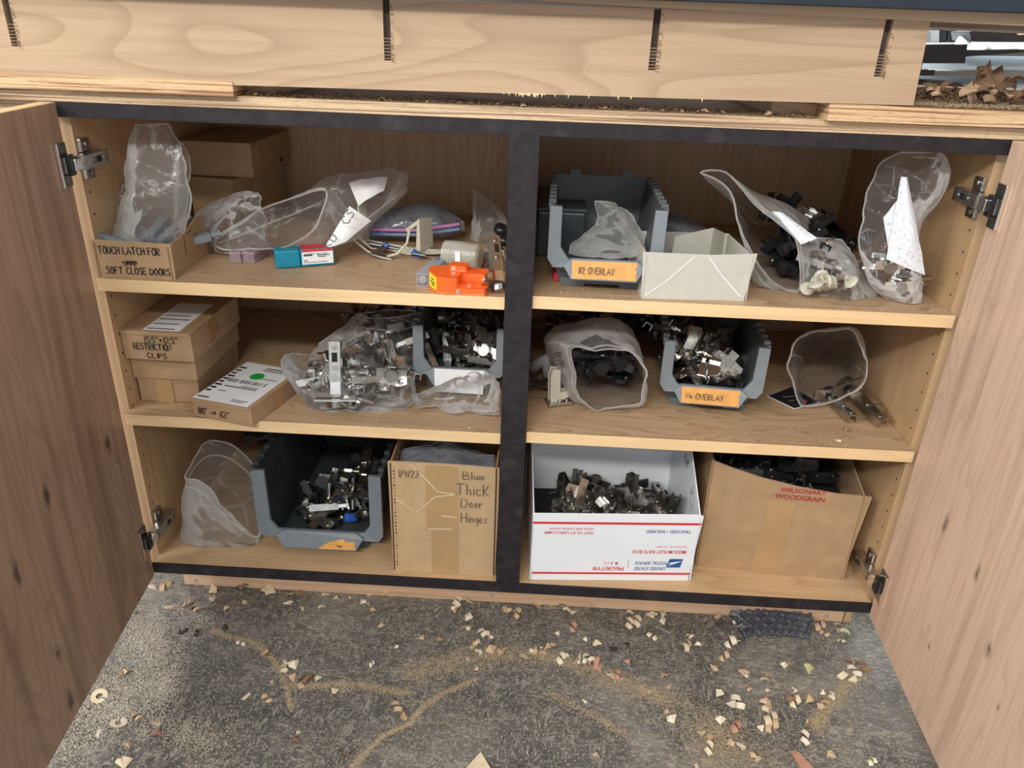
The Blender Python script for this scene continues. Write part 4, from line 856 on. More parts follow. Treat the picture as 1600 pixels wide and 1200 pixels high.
mb = MB(); mb.tube(bpts([(537, 340, .18), (540, 355, .18), (556, 378, .17), (575, 393, .17), (590, 400, .165)]), .0016, 8); mb.tube(bpts([(640, 358, .17), (636, 380, .17), (622, 396, .16), (605, 401, .16)]), .0022, 8); mb.tube(bpts([(552, 352, .19), (562, 372, .18), (580, 388, .18), (600, 390, .19)]), .0015, 8)
mb.build('hose', M_beige2, bj, smooth=True)
mb = MB(); mb.tube(bpts([(580, 397, .165), (596, 402, .16), (612, 405, .16)]), [.003, .0045, .0035], 10); mb.tube(bpts([(590, 393, .17), (600, 386, .18)]), .004, 10); mb.build('hose_fitting', M_dknick, bj)
mb = MB(); mb.tube(bpts([(573, 380, .19), (600, 385, .19), (625, 390, .19)]), .0035, 8); mb.build('black_tube', M_black, bj); mb = MB(); mb.tube(bpts([(645, 396, .16), (665, 400, .16)]), .003, 8); mb.build('black_stub', M_black, bj)
mb = MB(); mb.tube(bpts([(598, 383, .185), (607, 384, .185)]), .0042, 10); mb.tube(bpts([(644, 392, .165), (655, 400, .165)]), .005, 10); mb.build('blue_clip', M_bluep, bj)
# vial
vi = empty('clear_jar', (.497, .125, UL+.0215), -.18, 'clear plastic screw cap jar lying on its side on the top left shelf', 'jar', rot=(0, 0, -.22))
mb = MB(); mb.tube([(-.026, 0, 0), (-.0255, 0, 0), (-.006, 0, 0), (.0, 0, 0), (.028, 0, 0), (.031, 0, 0)], [.017, .0205, .021, .021, .020, .016], 20); mb.build('jar_body', M_beige, vi, smooth=False)
mb = MB()
for k in range(6): mb.tube([(-.022+k*.0042+.0018*math.sin(a/20*2*PI), .0206*math.cos(a/20*2*PI), .0206*math.sin(a/20*2*PI)) for a in range(21)], .0009, 5, cap=False)
mb.build('screw_thread', M_seam, vi, smooth=True)
bx('paper_strip', M_paper, (-.002, -.0216, -.016, .006, -.0195, .012), vi)
mb = MB(); mb.tube([(-.020, 0, 0), (.022, 0, 0)], [.018, .018], 16); mb.build('contents', M_gmet, vi)
# square tube
st_ = empty('clear_plastic_tube', (.443, .036, UL+.0005), -.18, 'clear square plastic tube with blue end cap beside the orange jig', 'tube')
mb = MB(); s_ = .018
for b in ((0, 0, 0, s_, .085, .001), (0, 0, s_-.001, s_, .085, s_), (0, 0, .001, .001, .085, s_-.001), (s_-.001, 0, .001, s_, .085, s_-.001)): mb.box(*b)
mb.build('tube', M_glassy, st_); bx('end_cap', M_bluep, (.001, .078, .001, s_-.001, .092, s_-.001), st_, .001)
mb = MB(); mb.cyl((.009, .002, .009), (.009, .004, .009), .006, n=14); mb.build('end_ring', M_seam, st_)
# orange jig
jg = empty('drilling_jig', (.462, .022, UL+.0005), -.12, 'orange plastic hinge drilling jig with yellow sticker on the top left shelf', 'jig')
mb = MB(); mb.prism([(0, 0.008), (.016, -.012), (.030, -.015), (.044, -.010), (.044, .012), (.078, .014), (.078, .032), (.050, .034), (.03, .036), (.012, .032), (0, .026)], 0, .026, 'XY'); mb.build('body', M_jig, jg, bevel=.002)
mb = MB(); mb.prism([(.042, -.012), (.082, -.008), (.084, .002), (.070, .006), (.046, .002)], .0, .011, 'XY'); mb.build('arm', M_jig, jg, bevel=.0015)
mb = MB(); mb.prism([(.028, .012), (.052, .010), (.054, .024), (.030, .026)], .026, .035, 'XY'); mb.build('clamp_pad', M_jig, jg, bevel=.0015)
mb = MB(); mb.cyl((.034, .010, .030), (.034, .014, .030), .003, n=10); mb.cyl((.046, -.0132, .005), (.046, -.0105, .005), .0028, n=10); mb.cyl((.077, .0125, .016), (.077, .0145, .016), .003, n=10); mb.cyl((.06, -.004, .011), (.06, -.004, .0135), .0035, n=10); mb.build('screw', M_bright, jg)
# sticker on the slanted face from (0,.008) to (.016,-.012)
d_ = Vector((.016, -.020, 0)).normalized(); n_ = Vector((-d_.y, d_.x, 0)); n_ = n_ if n_.x < 0 or n_.y < 0 else -n_
n_ = Vector((d_.y, -d_.x, 0))
a_ = Vector((0, .008, 0))+d_*.001+n_*.0006
vs = [a_+Vector((0, 0, .004)), a_+d_*.0235+Vector((0, 0, .003)), a_+d_*.0235+Vector((0, 0, .021)), a_+Vector((0, 0, .023))]; vs += [v-n_*.0005 for v in vs]
MB().add(vs, [(0, 1, 2, 3), (7, 6, 5, 4), (0, 4, 5, 1), (1, 5, 6, 2), (2, 6, 7, 3), (3, 7, 4, 0)]).build('yellow_sticker', M_yellow, jg)
mb = MB()
for z_, w0, w1 in ((.0165, .007, .015), (.012, .004, .019), (.0085, .008, .018)): mb.strip([a_+d_*w0+n_*.0003+Vector((0, 0, z_)), a_+d_*w1+n_*.0003+Vector((0, 0, z_-.0004))], .0018, n_)
mb.build('printed_text', M_ink, jg, kind='stuff')
place(V_h, (.554, .045, UL+.022), (.9, .2, .5), 'chrome hinge with dark pin beside the orange jig', 'hinge')
for i, (x, y, z) in enumerate(((.545, .21, .010), (.558, .20, .028), (.552, .22, .040))):
    k = MB(); k.tube([(0, 0, -.008), (0, 0, -.004), (0, 0, .004), (0, 0, .008)], [.007, .012, .012, .006], 12)
    k.build('black_knob', M_black, smooth=True, loc=(x, y, UL+z), rot=(.2*i, .3, 0), label=['lowest', 'middle', 'topmost'][i]+' of three black plastic knobs heaped against the center post', cat='knob')
film_bag('brown film scrap lying behind the chrome hinge near the center post', [lens(748, 425, 790, 425, .13, .02), lens(752, 405, 790, 405, .15, .02), lens(760, 392, 788, 395, .16, .01)], film('brown_film', (.3, .22, .18), .5), UL, .006, 8, xlim=(0, .571))
# --- top right shelf
film_bag('clear film bag crumpled in the half overlay bin', [lens(886, 396, 1000, 398, .09, .06), lens(895, 378, 1010, 380, .11, .06), lens(925, 352, 1006, 352, .13, .05), lens(935, 330, 985, 332, .14, .03), lens(932, 314, 952, 315, .15, .006)], M_film2, UR+.02, .006, 9)
film_bag('dark film bag behind the pale grey chipboard box', [lens(1030, 385, 1112, 385, .30, .06), lens(1030, 352, 1104, 356, .32, .05), lens(1036, 334, 1075, 338, .33, .01)], M_grey, UR, .006, 10)
film_bag('wide open zip bag of dark fittings leaning on the pale grey box',
         [ringp([(1093, 267), (1132, 266), (1159, 288), (1185, 317), (1227, 359), (1248, 388), (1247, 455), (1204, 438), (1180, 404), (1159, 356), (1148, 307), (1130, 284)], .075),
          ringp([(1100, 272), (1140, 272), (1178, 296), (1214, 325), (1246, 352), (1262, 390), (1262, 448), (1204, 466), (1172, 440), (1160, 380), (1150, 320), (1135, 292)], .10),
          ringp([(1128, 300), (1160, 300), (1200, 312), (1240, 325), (1268, 350), (1280, 400), (1275, 440), (1225, 455), (1175, 440), (1163, 390), (1155, 340), (1140, 312)], .17),
          ringp([(1160, 330), (1180, 318), (1210, 318), (1245, 330), (1270, 360), (1280, 400), (1270, 430), (1230, 440), (1190, 425), (1175, 390), (1168, 360), (1162, 345)], .27),
          ringp([(1190, 360), (1200, 345), (1220, 345), (1240, 350), (1255, 370), (1262, 395), (1255, 410), (1235, 415), (1210, 410), (1198, 395), (1192, 380), (1190, 370)], .33)][::-1],
         M_film2, UR, .004, 11, zips=((.90, M_seam, .0012),), sw=.0012, nsc=16)
sheet('paper_tag', [pY(1206, 330, .085), pY(1222, 332, .085), pY(1277, 372, .08), pY(1252, 382, .075)], M_paperspeck, label='white printed tag on the rim of the open zip bag', cat='tag', amp=.002)
pile([(.975, .13), (1.03, .13), (1.04, .24), (.98, .24)], UR+.006, 22, [B_h, B_p, B_h, V_c], 'open zip bag', 0, 'dark', rise=.02, step=.007, hmax=.045, s=.9)
film_bag('clear bag of beige knobs on the top right shelf', [lens(1248, 461, 1372, 463, .075, .05), lens(1250, 436, 1362, 442, .085, .07), lens(1260, 402, 1338, 402, .10, .06), lens(1266, 372, 1308, 376, .12, .01)], M_film, UR, .007, 12)
for i in range(11):
    u, v = random.random(), random.random()
    p = pZ(1270+70*u, 452-22*v, UR+.02+.03*v)
    place(V_k, (p.x, p.y+.02, UR+.012+.035*v), (random.uniform(0, 3), random.uniform(0, 3), random.uniform(0, 3)), 'beige knob inside the clear bag on the top right shelf', 'knob', 'beige knobs inside the clear bag', .72)
pile([(1.02, .08), (1.10, .09), (1.09, .12), (1.03, .11)], UR+.002, 9, [V_p, V_c, V_h], 'bag of knobs', 0, 'bright', tilt=.3, hmax=.02, s=.8)
for i, (x, y) in enumerate(((1.06, .30), (1.09, .33), (1.12, .31), (1.10, .28), (1.075, .32))):
    place(B_h, (x, y, UR+.014+.009*(i % 3)), (i*.9, i*.5, i*1.3), 'black hinge heaped at the back of the top right shelf', 'hinge', 'black hinges at the back of the top right shelf')
film_bag('tall clear bag with printed white paper at the right end of the top right shelf',
         [lens(1386, 470, 1436, 472, .06, .04), lens(1370, 452, 1446, 437, .062, .055), lens(1350, 412, 1446, 408, .066, .06), lens(1340, 368, 1440, 368, .07, .05), lens(1352, 320, 1450, 338, .07, .045), lens(1364, 285, 1474, 305, .065, .03), lens(1375, 255, 1487, 268, .062, .02), lens(1402, 238, 1466, 237, .06, .008)],
         M_film3, UR, .006, 13, sw=.0011, nsc=18)
sheet('printed_paper', [pY(1408, 276, .036), pY(1418, 276, .036), pY(1446, 430, .030), pY(1385, 405, .034)], M_paperspeck, label='printed white paper slip inside the tall clear bag at right', cat='paper', amp=.003, bulge=.010)
sheet('paper_slip', [pY(1380, 340, .045), pY(1412, 300, .04), pY(1430, 400, .034), pY(1392, 412, .038)], M_paperspeck, label='folded part of the printed paper at left inside the tall clear bag', cat='paper', amp=.003, bulge=.004)
pile([(1.100, .060), (1.138, .066), (1.135, .085), (1.10, .085)], UR+.004, 11, [V_c, V_p, V_c], 'foot of the tall clear bag', 0, 'bright', step=.008, tilt=.3, hmax=.035, s=.75)
rd_ = MB(); rd_.box(-.010, 0, 0, .010, .03, .012); rd_.build('red_block', M_red, bevel=.001, loc=(.647, .075, UR+.0005), rot=(0, 0, .05), label='small red plastic block under the left side of the half overlay bin', cat='block')
dk = empty('dark_box', (.6095, .20, UR+.0005), 0, 'dark grey box standing behind the half overlay bin by the center post', 'box'); bx('body', M_bin2, (0, 0, 0, .075, .18, .072), dk, .003); bx('lid', M_bin2, (-.0005, -.001, .0725, .076, .181, .078), dk, .001)
# --- middle left shelf
film_bag('clear crinkled bag of bright hinges at the front of the middle left shelf', [lens(444, 560, 440, 551, .09, .01), lens(476, 637, 462, 545, .055, .06, .12), lens(512, 646, 508, 552, .045, .08, .13), lens(560, 643, 558, 556, .045, .08, .13), lens(612, 638, 610, 568, .055, .07, .12), lens(652, 628, 650, 588, .075, .02, .10)], M_film3, ML, .009, 14, close=(True, True), nsc=24, sw=.0012)
pile([(.285, .075), (.41, .075), (.41, .12), (.29, .12)], ML+.004, 26, [X_h, X_p, X_h, V_h], 'crinkled bag, middle left shelf', 0, 'bright', rise=.01, step=.006, tilt=.25, hmax=.03, s=.9)
place(V_h, (.312, .062, ML+.046), (1.3, 0, .1), 'polished hinge standing upright in the front of the crinkled bag', 'hinge', s=1.2); place(V_p, (.37, .06, ML+.012), (.2, 0, 1.5), 'polished plate lying at the front of the crinkled bag', 'plate', s=1.3)
film_bag('open clear bag of dull hinges behind the crinkled bag on the middle left shelf', [lens(470, 578, 655, 592, .16, .08), lens(490, 548, 656, 560, .17, .09), lens(525, 515, 656, 520, .19, .07), lens(560, 490, 650, 490, .2, .05)], M_film, ML, .008, 15, zips=((.8, M_seam, .0013),), sw=.0012, xlim=(0, .42))
pile([(.31, .18), (.40, .17), (.40, .25), (.32, .26)], ML+.006, 30, [V_h, V_p, V_a], 'open bag behind, middle left shelf', 0, 'dull nickel', rise=.01, step=.007, hmax=.05, s=.9)
film_bag('small crumpled clear bag in front of the white labelled bin', [lens(655, 640, 652, 612, .05, .03, .07), lens(690, 646, 688, 600, .045, .04, .08), lens(730, 650, 735, 582, .04, .05, .09), lens(765, 652, 770, 590, .04, .04, .08), lens(784, 655, 784, 612, .04, .01, .06)], M_film3, ML, .008, 16, close=(True, True), xlim=(0, .57))
# --- middle right shelf
film_bag('frosted zip bag of black hinges with its open mouth facing forward, middle right shelf',
         [ringp([(894, 545), (925, 545), (955, 541), (985, 547), (1003, 566), (1010, 590), (1004, 620), (998, 632), (962, 638), (930, 644), (908, 624), (899, 590)], .075),
          ringp([(872, 536), (900, 528), (945, 522), (985, 535), (1008, 565), (1013, 595), (1010, 625), (998, 638), (960, 643), (925, 645), (890, 622), (878, 580)], .10),
          ringp([(850, 535), (872, 512), (935, 499), (972, 505), (1000, 540), (1008, 580), (1008, 620), (990, 636), (950, 640), (905, 632), (872, 600), (855, 565)], .15),
          ringp([(860, 530), (880, 512), (930, 505), (965, 512), (985, 545), (992, 575), (990, 600), (970, 612), (930, 615), (895, 605), (872, 580), (862, 550)], .26),
          ringp([(890, 540), (900, 530), (925, 525), (945, 530), (955, 545), (960, 560), (955, 575), (940, 582), (920, 582), (902, 575), (893, 562), (889, 550)], .34)][::-1],
         M_film2, MR, .004, 17, zips=((.93, M_seam, .0013),), sw=.0012, xlim=(.61, W))
pile([(.702, .115), (.742, .115), (.745, .18), (.70, .18)], MR+.016, 44, [B_h, B_p], 'frosted zip bag, middle right shelf', 0, 'black', rise=.01, step=.007, tilt=.5, hmax=.045, upright=False)
tg = empty('bag_writing', pY(866, 552, .088), 0, 'black marker letters on the left side of the frosted bag of black hinges', 'writing'); handwriting('BYP', tg, (0, 0, 0), (.35, 0, -1), (1, 0, .3), .010, .0015, M_ink)
def hinge_thing(loc, rot, label, mats=(M_nickel, M_bright, M_dknick), s=1):
    e = empty('hinge', loc, 0, label, 'hinge', rot=rot); e.scale = (s, s, s); a, l, c = hinge_parts()
    a.build('hinge_arm', [mats[0], M_hole, mats[2]], e, bevel=.0005); l.build('link', [mats[1], M_black], e, bevel=.0005); c.build('cup_plate', [mats[0], mats[2], M_hole], e, bevel=.0005); return e
e = empty('hinge', (.650, .100, MR+.001), .35, 'cream coloured hinge standing upright on a plate beside the center post, middle right shelf', 'hinge')
mb = MB(); mb.prism([(-.007, .006), (.006, .006), (.022, .014), (.020, .022), (.006, .020), (.004, .060), (-.006, .062), (-.009, .05)], -.006, .006); mb.build('upright_arm', M_beige2, e, bevel=.0015)
mb = MB(); mb.box(-.012, -.012, 0, .028, .012, .006); mb.cyl((.008, -.004, .006), (.008, -.004, .010), .005, n=10); mb.cyl((.020, -.004, .006), (.020, -.004, .009), .004, n=10); mb.build('base_plate', M_nickel, e, bevel=.001)
e = hinge_thing((.632, .13, MR+.012), (.5, .4, 2.6), 'dark hinge lying half behind the center post on the middle right shelf', (M_dknick, M_dknick, M_black))
fm = MB(); fm.tube([(.612+.0, .17, MR+.03), (.635, .165, MR+.05), (.64, .16, MR+.02)], [.012, .014, .01], 10); fm.build('foam_scrap', M_gmet, smooth=True, label='grey foam scrap behind the cream hinge by the center post', cat='scrap')
for i in range(16):
    place(B_h if i % 3 else V_h, (random.uniform(.63, .86) if i < 8 else random.uniform(.815, .85), random.uniform(.37, .44) if i < 8 else random.uniform(.33, .40), MR+.02+.012*(i % 6)), (random.uniform(-.6, .6), random.uniform(-.6, .6), random.uniform(0, 6)), ('black' if i % 3 else 'nickel')+' hinge heaped at the back of the middle right shelf', 'hinge', ('black' if i % 3 else 'nickel')+' hinges at the back of the middle right shelf')
# booklet
bk = empty('booklet', (1.005, .165, MR+.0008), -.35, 'black folded leaflet lying beside the no overlay bin', 'leaflet')
mb = MB(); mb.add([(0, 0, .001), (.045, -.03, .001), (.082, .01, .002), (.035, .04, .008), (0, 0, .0022), (.045, -.03, .0022), (.082, .01, .0034), (.035, .04, .0094)], [(0, 3, 2, 1), (4, 5, 6, 7), (0, 1, 5, 4), (1, 2, 6, 5), (2, 3, 7, 6), (3, 0, 4, 7)]); mb.build('pages', M_paper, bk)
mb = MB(); mb.add([(0.001, 0, .0024), (.045, -.029, .0024), (.081, .010, .0036), (.035, .039, .0097)], [(0, 1, 2, 3)]); mb.build('cover', M_black, bk)
mb = MB(); mb.cyl((.060, .004, .0040), (.060, .004, .0044), .003, n=10); mb.build('red_mark', M_red, bk); mb = MB(); mb.strip([(.025, 0, .0052), (.045, .012, .0068)], .002, UZ); mb.strip([(.035, -.008, .0040), (.055, .006, .0054)], .0015, UZ); mb.build('printed_text', M_gmet, bk, kind='stuff')
film_bag('clear zip bag with round open mouth at the right of the middle right shelf',
         [ringp([(1234, 560), (1244, 530), (1275, 520), (1326, 514), (1345, 540), (1356, 580), (1345, 605), (1305, 628), (1256, 635), (1246, 615), (1240, 595), (1235, 578)], .125),
          ringp([(1236, 555), (1248, 526), (1280, 517), (1332, 511), (1352, 540), (1358, 580), (1346, 602), (1306, 624), (1262, 630), (1246, 612), (1240, 592), (1235, 575)], .15),
          ringp([(1245, 555), (1255, 530), (1285, 522), (1325, 520), (1340, 545), (1345, 575), (1335, 595), (1305, 610), (1270, 612), (1255, 600), (1248, 585), (1244, 570)], .22),
          ringp([(1255, 570), (1275, 560), (1300, 556), (1315, 540), (1322, 560), (1332, 568), (1315, 578), (1295, 582), (1275, 588), (1262, 592), (1256, 585), (1253, 578)], .30)][::-1],
         M_film2, MR, .005, 18, zips=((.95, M_seam, .0014),), sw=.0013, nsc=20)
hinge_thing((1.108, .135, MR+.004), (0, 0, PI+.12), 'nickel hinge lying flat in front of the round open bag', s=1.05)
hinge_thing((1.135, .125, MR+.020), (-.25, .2, PI+.35), 'nickel hinge with wide cup plate lying nearest the right wall, middle right shelf', s=1.15)
sb = MB(); sb.prism([(-.030, -.006), (.030, -.006), (.036, 0), (.030, .006), (-.030, .006)], 0, .002, 'XY'); sb.cyl((-.02, 0, .002), (-.02, 0, .0035), .003, n=8, m=1); sb.cyl((.02, 0, .002), (.02, 0, .0035), .003, n=8, m=1)
sb.build('metal_strap', [M_nickel, M_dknick], bevel=.0004, loc=(1.158, .135, MR+.024), rot=(.1, .35, -1.1), label='flat nickel strap plate leaning beside the hinge near the right wall', cat='plate')
# --- bottom
film_bag('frosted zip bag standing open at the left end of the cabinet bottom',
         [ringp([(284, 852, .056), (300, 846, .075), (340, 843, .09), (380, 843, .09), (402, 846, .07), (396, 854, .056), (372, 858, .047), (345, 860, .042), (315, 859, .045), (295, 857, .05)], .05),
          ringp([(284, 800, .062), (300, 775, .10), (345, 768, .12), (390, 780, .115), (408, 800, .085), (402, 838, .06), (375, 850, .05), (350, 848, .045), (320, 830, .045), (295, 812, .05)], .05),
          ringp([(285, 745, .065), (322, 692, .11), (368, 694, .12), (405, 735, .10), (410, 790, .08), (400, 838, .06), (378, 826, .052), (352, 792, .048), (335, 766, .05), (310, 750, .055)], .05)],
         M_film2, .0, .005, 19, zips=((.86, M_seam, .0012),), sw=.0013, nsc=18, seams=(0, NR//2))
for i in range(9):
    place(B_h, (random.uniform(.05, .15), random.uniform(.27, .4), .015+.012*i), (random.uniform(-.6, .6), random.uniform(-.6, .6), random.uniform(0, 6)), 'black hinge heaped in the dark behind the open bag, cabinet bottom', 'hinge', 'black hinges behind the open bag')
film_bag('dark film bag stuffed in the top of the tall handwritten box', [lens(622, 725, 770, 728, .07, .10), lens(625, 705, 765, 708, .09, .09), lens(640, 695, 700, 697, .1, .02)], M_grey, .12, .010, 20, xlim=(.405, .56))
film_bag('clear plastic sleeve lying on the black hinges in the woodgrain box', [lens(1225, 768, 1270, 768, .12, .03), lens(1222, 745, 1265, 748, .14, .03), lens(1235, 722, 1255, 724, .16, .01)], M_film3, .12, .004, 21)

# ------------------------------------------------------------------ floor things
def rubber():
    c = [pZ(1132, 947, FL), pZ(1266, 966, FL), pZ(1264, 1000, FL), pZ(1160, 996, FL)]
    e = empty('rubber_mat_scrap', (sum(c, Vector())/4), 0, 'torn scrap of black patterned rubber mat lying against the toe kick', 'mat'); org = e.location.copy()
    nx, ny = 120, 56; vs = []; fs = []
    for side in (0, 1):
        for j in range(ny+1):
            for i in range(nx+1):
                u, v = i/nx, j/ny; p = (c[0]*(1-u)+c[1]*u)*(1-v)+(c[3]*(1-u)+c[2]*u)*v
                jag = .009*noise.noise(Vector((u*14, v*9, 3)))
                p.x += jag*(1 if i in (0, nx) else 0); p.y += jag*(1 if j in (0, ny) else 0)
                h = .006+.010*(1-v)**2+.006*math.sin(PI*u)
                gu, gv = u*9.5+v*1.5, v*5
                ce = (math.floor(gu)+math.floor(gv)) % 2; fu, fv = gu % 1-.5, gv % 1-.5
                a, b = (fu+fv, fu-fv) if ce else (fu-fv, fu+fv)
                ped = max(0, 1-(a*a*1.5+b*b*11)); tread = .0034*min(1, ped*3)
                p.z = FL+h+(tread if side == 0 else -.005); vs.append(p-org)
    k = (nx+1)*(ny+1)
    for j in range(ny):
        for i in range(nx):
            q = j*(nx+1)+i; fs += [(q, q+nx+1, q+nx+2, q+1), (k+q, k+q+1, k+q+nx+2, k+q+nx+1)]
    bd = [i for i in range(nx)]+[j*(nx+1)+nx for j in range(ny)]+[ny*(nx+1)+nx-i for i in range(nx)]+[(ny-j)*(nx+1) for j in range(ny)]
    for i in range(len(bd)): a, b = bd[i], bd[(i+1) % len(bd)]; fs.append((a, b, k+b, k+a))
    MB().add(vs, fs).build('rubber_sheet', M_rubber, e, smooth=True)
    fr = MB()
    for i in range(60):
        v = random.random(); p = c[0]*(1-v)+c[3]*v-org+Vector((random.uniform(-.004, .012), 0, .016+.008*(1-v))); d = Vector((random.uniform(-.012, .004), random.uniform(-.008, .008), random.uniform(-.006, .004)))
        fr.tube([p, p+d*.6, p+d+Vector((0, 0, -.002))], .0005, 4)
    fr.build('frayed_threads', M_gmet, e, kind='stuff')
rubber()
def chip_mesh(kind, m, sd):
    random.seed(sd); vs = []; fs = []; n = 6
    if kind == 0:       # curled fan
        ang = random.uniform(.9, 1.8); 
        for i in range(n+1):
            a = -ang/2+ang*i/n; z = .35*math.cos(a*1.6)+random.uniform(-.08, .08)
            vs += [(0.08*math.sin(a), .06, .03), (.62*math.sin(a), .62*math.cos(a), z*.7), (1.05*math.sin(a)*random.uniform(.85, 1.1), 1.0*math.cos(a)*random.uniform(.85, 1.05), z*1.1)]
        for i in range(n):
            q = i*3; fs += [(q, q+3, q+4, q+1), (q+1, q+4, q+5, q+2)]
    elif kind == 1:     # folded triangle
        vs = [(0, 0, 0), (.9, .1, .05), (.35, .95, .1), (.45, .35, .55), (-.1, .6, .3)]; fs = [(0, 1, 3), (1, 2, 3), (2, 4, 3), (4, 0, 3)]
    elif kind == 2:     # double petal
        for q_, s_ in ((0, 1), (.8, -1)):
            b = len(vs)
            for i in range(n+1):
                a = PI*i/n; vs += [(.5*math.cos(a)+q_*.5, .12*s_, .1+.32*math.sin(a)), (.4*math.cos(a)+q_*.6, .62*s_, .05+.28*math.sin(a))]
            for i in range(n): fs.append((b+2*i, b+2*i+2, b+2*i+3, b+2*i+1))
    else:               # disc curl
        for i in range(13):
            a = 2*PI*i/12*.94; vs += [(.25*math.cos(a), .25*math.sin(a), .12), (.62*math.cos(a), .62*math.sin(a), .05+.2*i/12)]
        for i in range(12): fs.append((2*i, 2*i+2, 2*i+3, 2*i+1))
    k = len(vs); vs = [Vector(v) for v in vs]; vs2 = [v-Vector((0, 0, .05)) for v in vs]
    fs2 = [tuple(k+i for i in reversed(f)) for f in fs]; mb = MB(); mb.add(vs+vs2, fs+fs2)
    mn = min(v.z for v in mb.v); mb.v = [v-Vector((0, 0, mn)) for v in mb.v]
    return mesh_of(mb, 'wood_chip', [m])
CH = {}
for ci in range(7): CH[ci] = [chip_mesh([0, 1, 2, 0, 2][s], M_chip[ci], 50+s+ci*7) for s in range(5)]
DISC = [chip_mesh(3, M_chip[c], 5+c) for c in (0, 1)]
random.seed(11)
CHN = ['pale', 'cream', 'tan', 'reddish', 'brown', 'dark', 'greenish']
def zone(x, y):
    a = 'along the toe kick' if y < 965 else 'in the middle of the floor' if y < 1080 else 'at the front of the floor'
    b = 'below the left bin' if x < 420 else 'below the tall box' if x < 760 else 'below the postal box' if x < 1080 else 'near the rubber scrap' if x < 1270 else 'by the right door'
    return a+', '+b
def chip(p, size, ci, where='on the dark floor', group=None, me=None, up=.5):
    o = place(me or random.choice(CH[ci]), p, (random.uniform(-up, up), random.uniform(-up, up), random.uniform(0, 6.28)), 'small %s wood chip %s' % (CHN[ci], where), 'wood chip', '%s wood chips %s' % (CHN[ci], group or where), size)
    return o
FC = '''249,920 262,917 276,944 308,953 214,953 418,920 435,924 462,924 478,931 445,941 473,949 521,927 536,936 566,941 576,929 581,949 446,1028 450,1044 467,1044 462,1064 480,1064 497,1052 522,1072 472,1074 394,1079 198,1047 212,1045 163,1135 242,1126 259,1148 541,1172 200,1199 409,1022 502,947 602,927 688,993 715,937 729,959 713,954 744,942 735,981 756,990 747,1001 756,1013 779,1012 773,1020 803,949 810,956 795,956 843,944 847,951 864,947 874,942 887,949 820,1017 837,1017 828,1018 877,1025 901,1030 911,1033 921,1028 931,1035 943,1045 962,1050 970,1066 928,1003 983,971 995,968 1032,969 1075,1010 987,1037 1036,1049 1051,1067 621,1103 634,1108 1056,1128 1090,1141 936,1172 700,1130 1117,963 1150,997 1142,1000 1133,1022 1123,1038 1191,1060 1236,1033 1266,1052 1280,974 1292,988 1320,986 1334,1027 1347,1042 1340,1048 1328,1055 1319,1069 1159,1096 1136,1097 1195,1089 1206,1092 1200,1103 1208,1111 1206,1125 1209,1136 1237,1097 1246,1098 1276,1092 1297,1085 1291,1096 1280,1106 1128,1130 1137,1161 1148,1155 1112,1169 1106,1142 1153,1136 1262,1153 1322,1170 1362,1186 1309,1181 1181,1185 1234,1172 1010,958 905,953 640,934 330,925 380,918 1240,985'''
big = {(746, 1195)}
for s_ in FC.split():
    x, y = map(int, s_.split(',')); p = pZ(x, y, FL); ci = random.choices(range(7), (30, 30, 30, 4, 4, 0, 2))[0]
    chip((p.x-.003, p.y-.004, FL+.0006), random.uniform(.011, .020), ci, zone(x, y))
for x, y in ((293, 988), (280, 985), (347, 985), (985, 1005), (958, 1017), (305, 990)): p = pZ(x, y, FL); chip(p+Vector((0, 0, .0006)), random.uniform(.009, .013), 5)
for x, y in ((894, 979), (470, 1158), (962, 1055)): p = pZ(x, y, FL); chip(p+Vector((0, 0, .0006)), .014, 3)
for i, (x, y, s_, l_) in enumerate(((156, 1090, .019, 'round curled wood shaving on the floor nearest the left door'), (185, 1133, .019, 'round pale wood shaving right of the other round one, lower left floor'))):
    p = pZ(x, y, FL); place(DISC[i], p+Vector((0, 0, .002)), (.35, .2, i*2), l_, 'wood shaving', s=s_)
mb = MB(); mb.prism([(-.026, -.02), (.026, -.018), (.002, .022)], 0, .003, 'XY'); p = pZ(747, 1200, FL); mb.build('plywood_offcut', M_chip[0], loc=p+Vector((0, .002, .0006)), label='flat triangular plywood offcut at the bottom edge of the photo', cat='offcut')
mb = MB(); mb.prism([(-.007, -.03), (.02, -.034), (.004, .018), (-.006, .022)], 0, .003, 'XY'); p = pZ(1253, 1195, FL); mb.build('veneer_scrap', M_chip[3], loc=p+Vector((0, 0, .0006)), rot=(0, 0, .2), label='pinkish brown veneer scrap on the floor at lower right', cat='scrap')
mb = MB(); a = pZ(1024, 980, FL); b = pZ(1047, 990, FL); mb.cyl((0, 0, .0018), b-a+Vector((0, 0, .0018)), .0014, n=8); mb.build('metal_pin', M_bright, loc=a, label='thin silver pin on the floor below the postal box', cat='pin')
for _ in range(70):
    x, y = random.choice(((random.uniform(250, 1330), random.gauss(935, 8)+(random.random()*20)), (random.gauss(1160, 110), random.gauss(1090, 50)), (random.gauss(800, 90), random.gauss(1010, 18)), (random.uniform(150, 1400), random.uniform(940, 1190))))
    y = max(y, 915+.045*(x-250)+8); p = pZ(x, y, FL); chip((p.x, p.y, FL+.0006), random.uniform(.006, .014), random.choice((0, 1, 1, 2, 2)), zone(x, y))
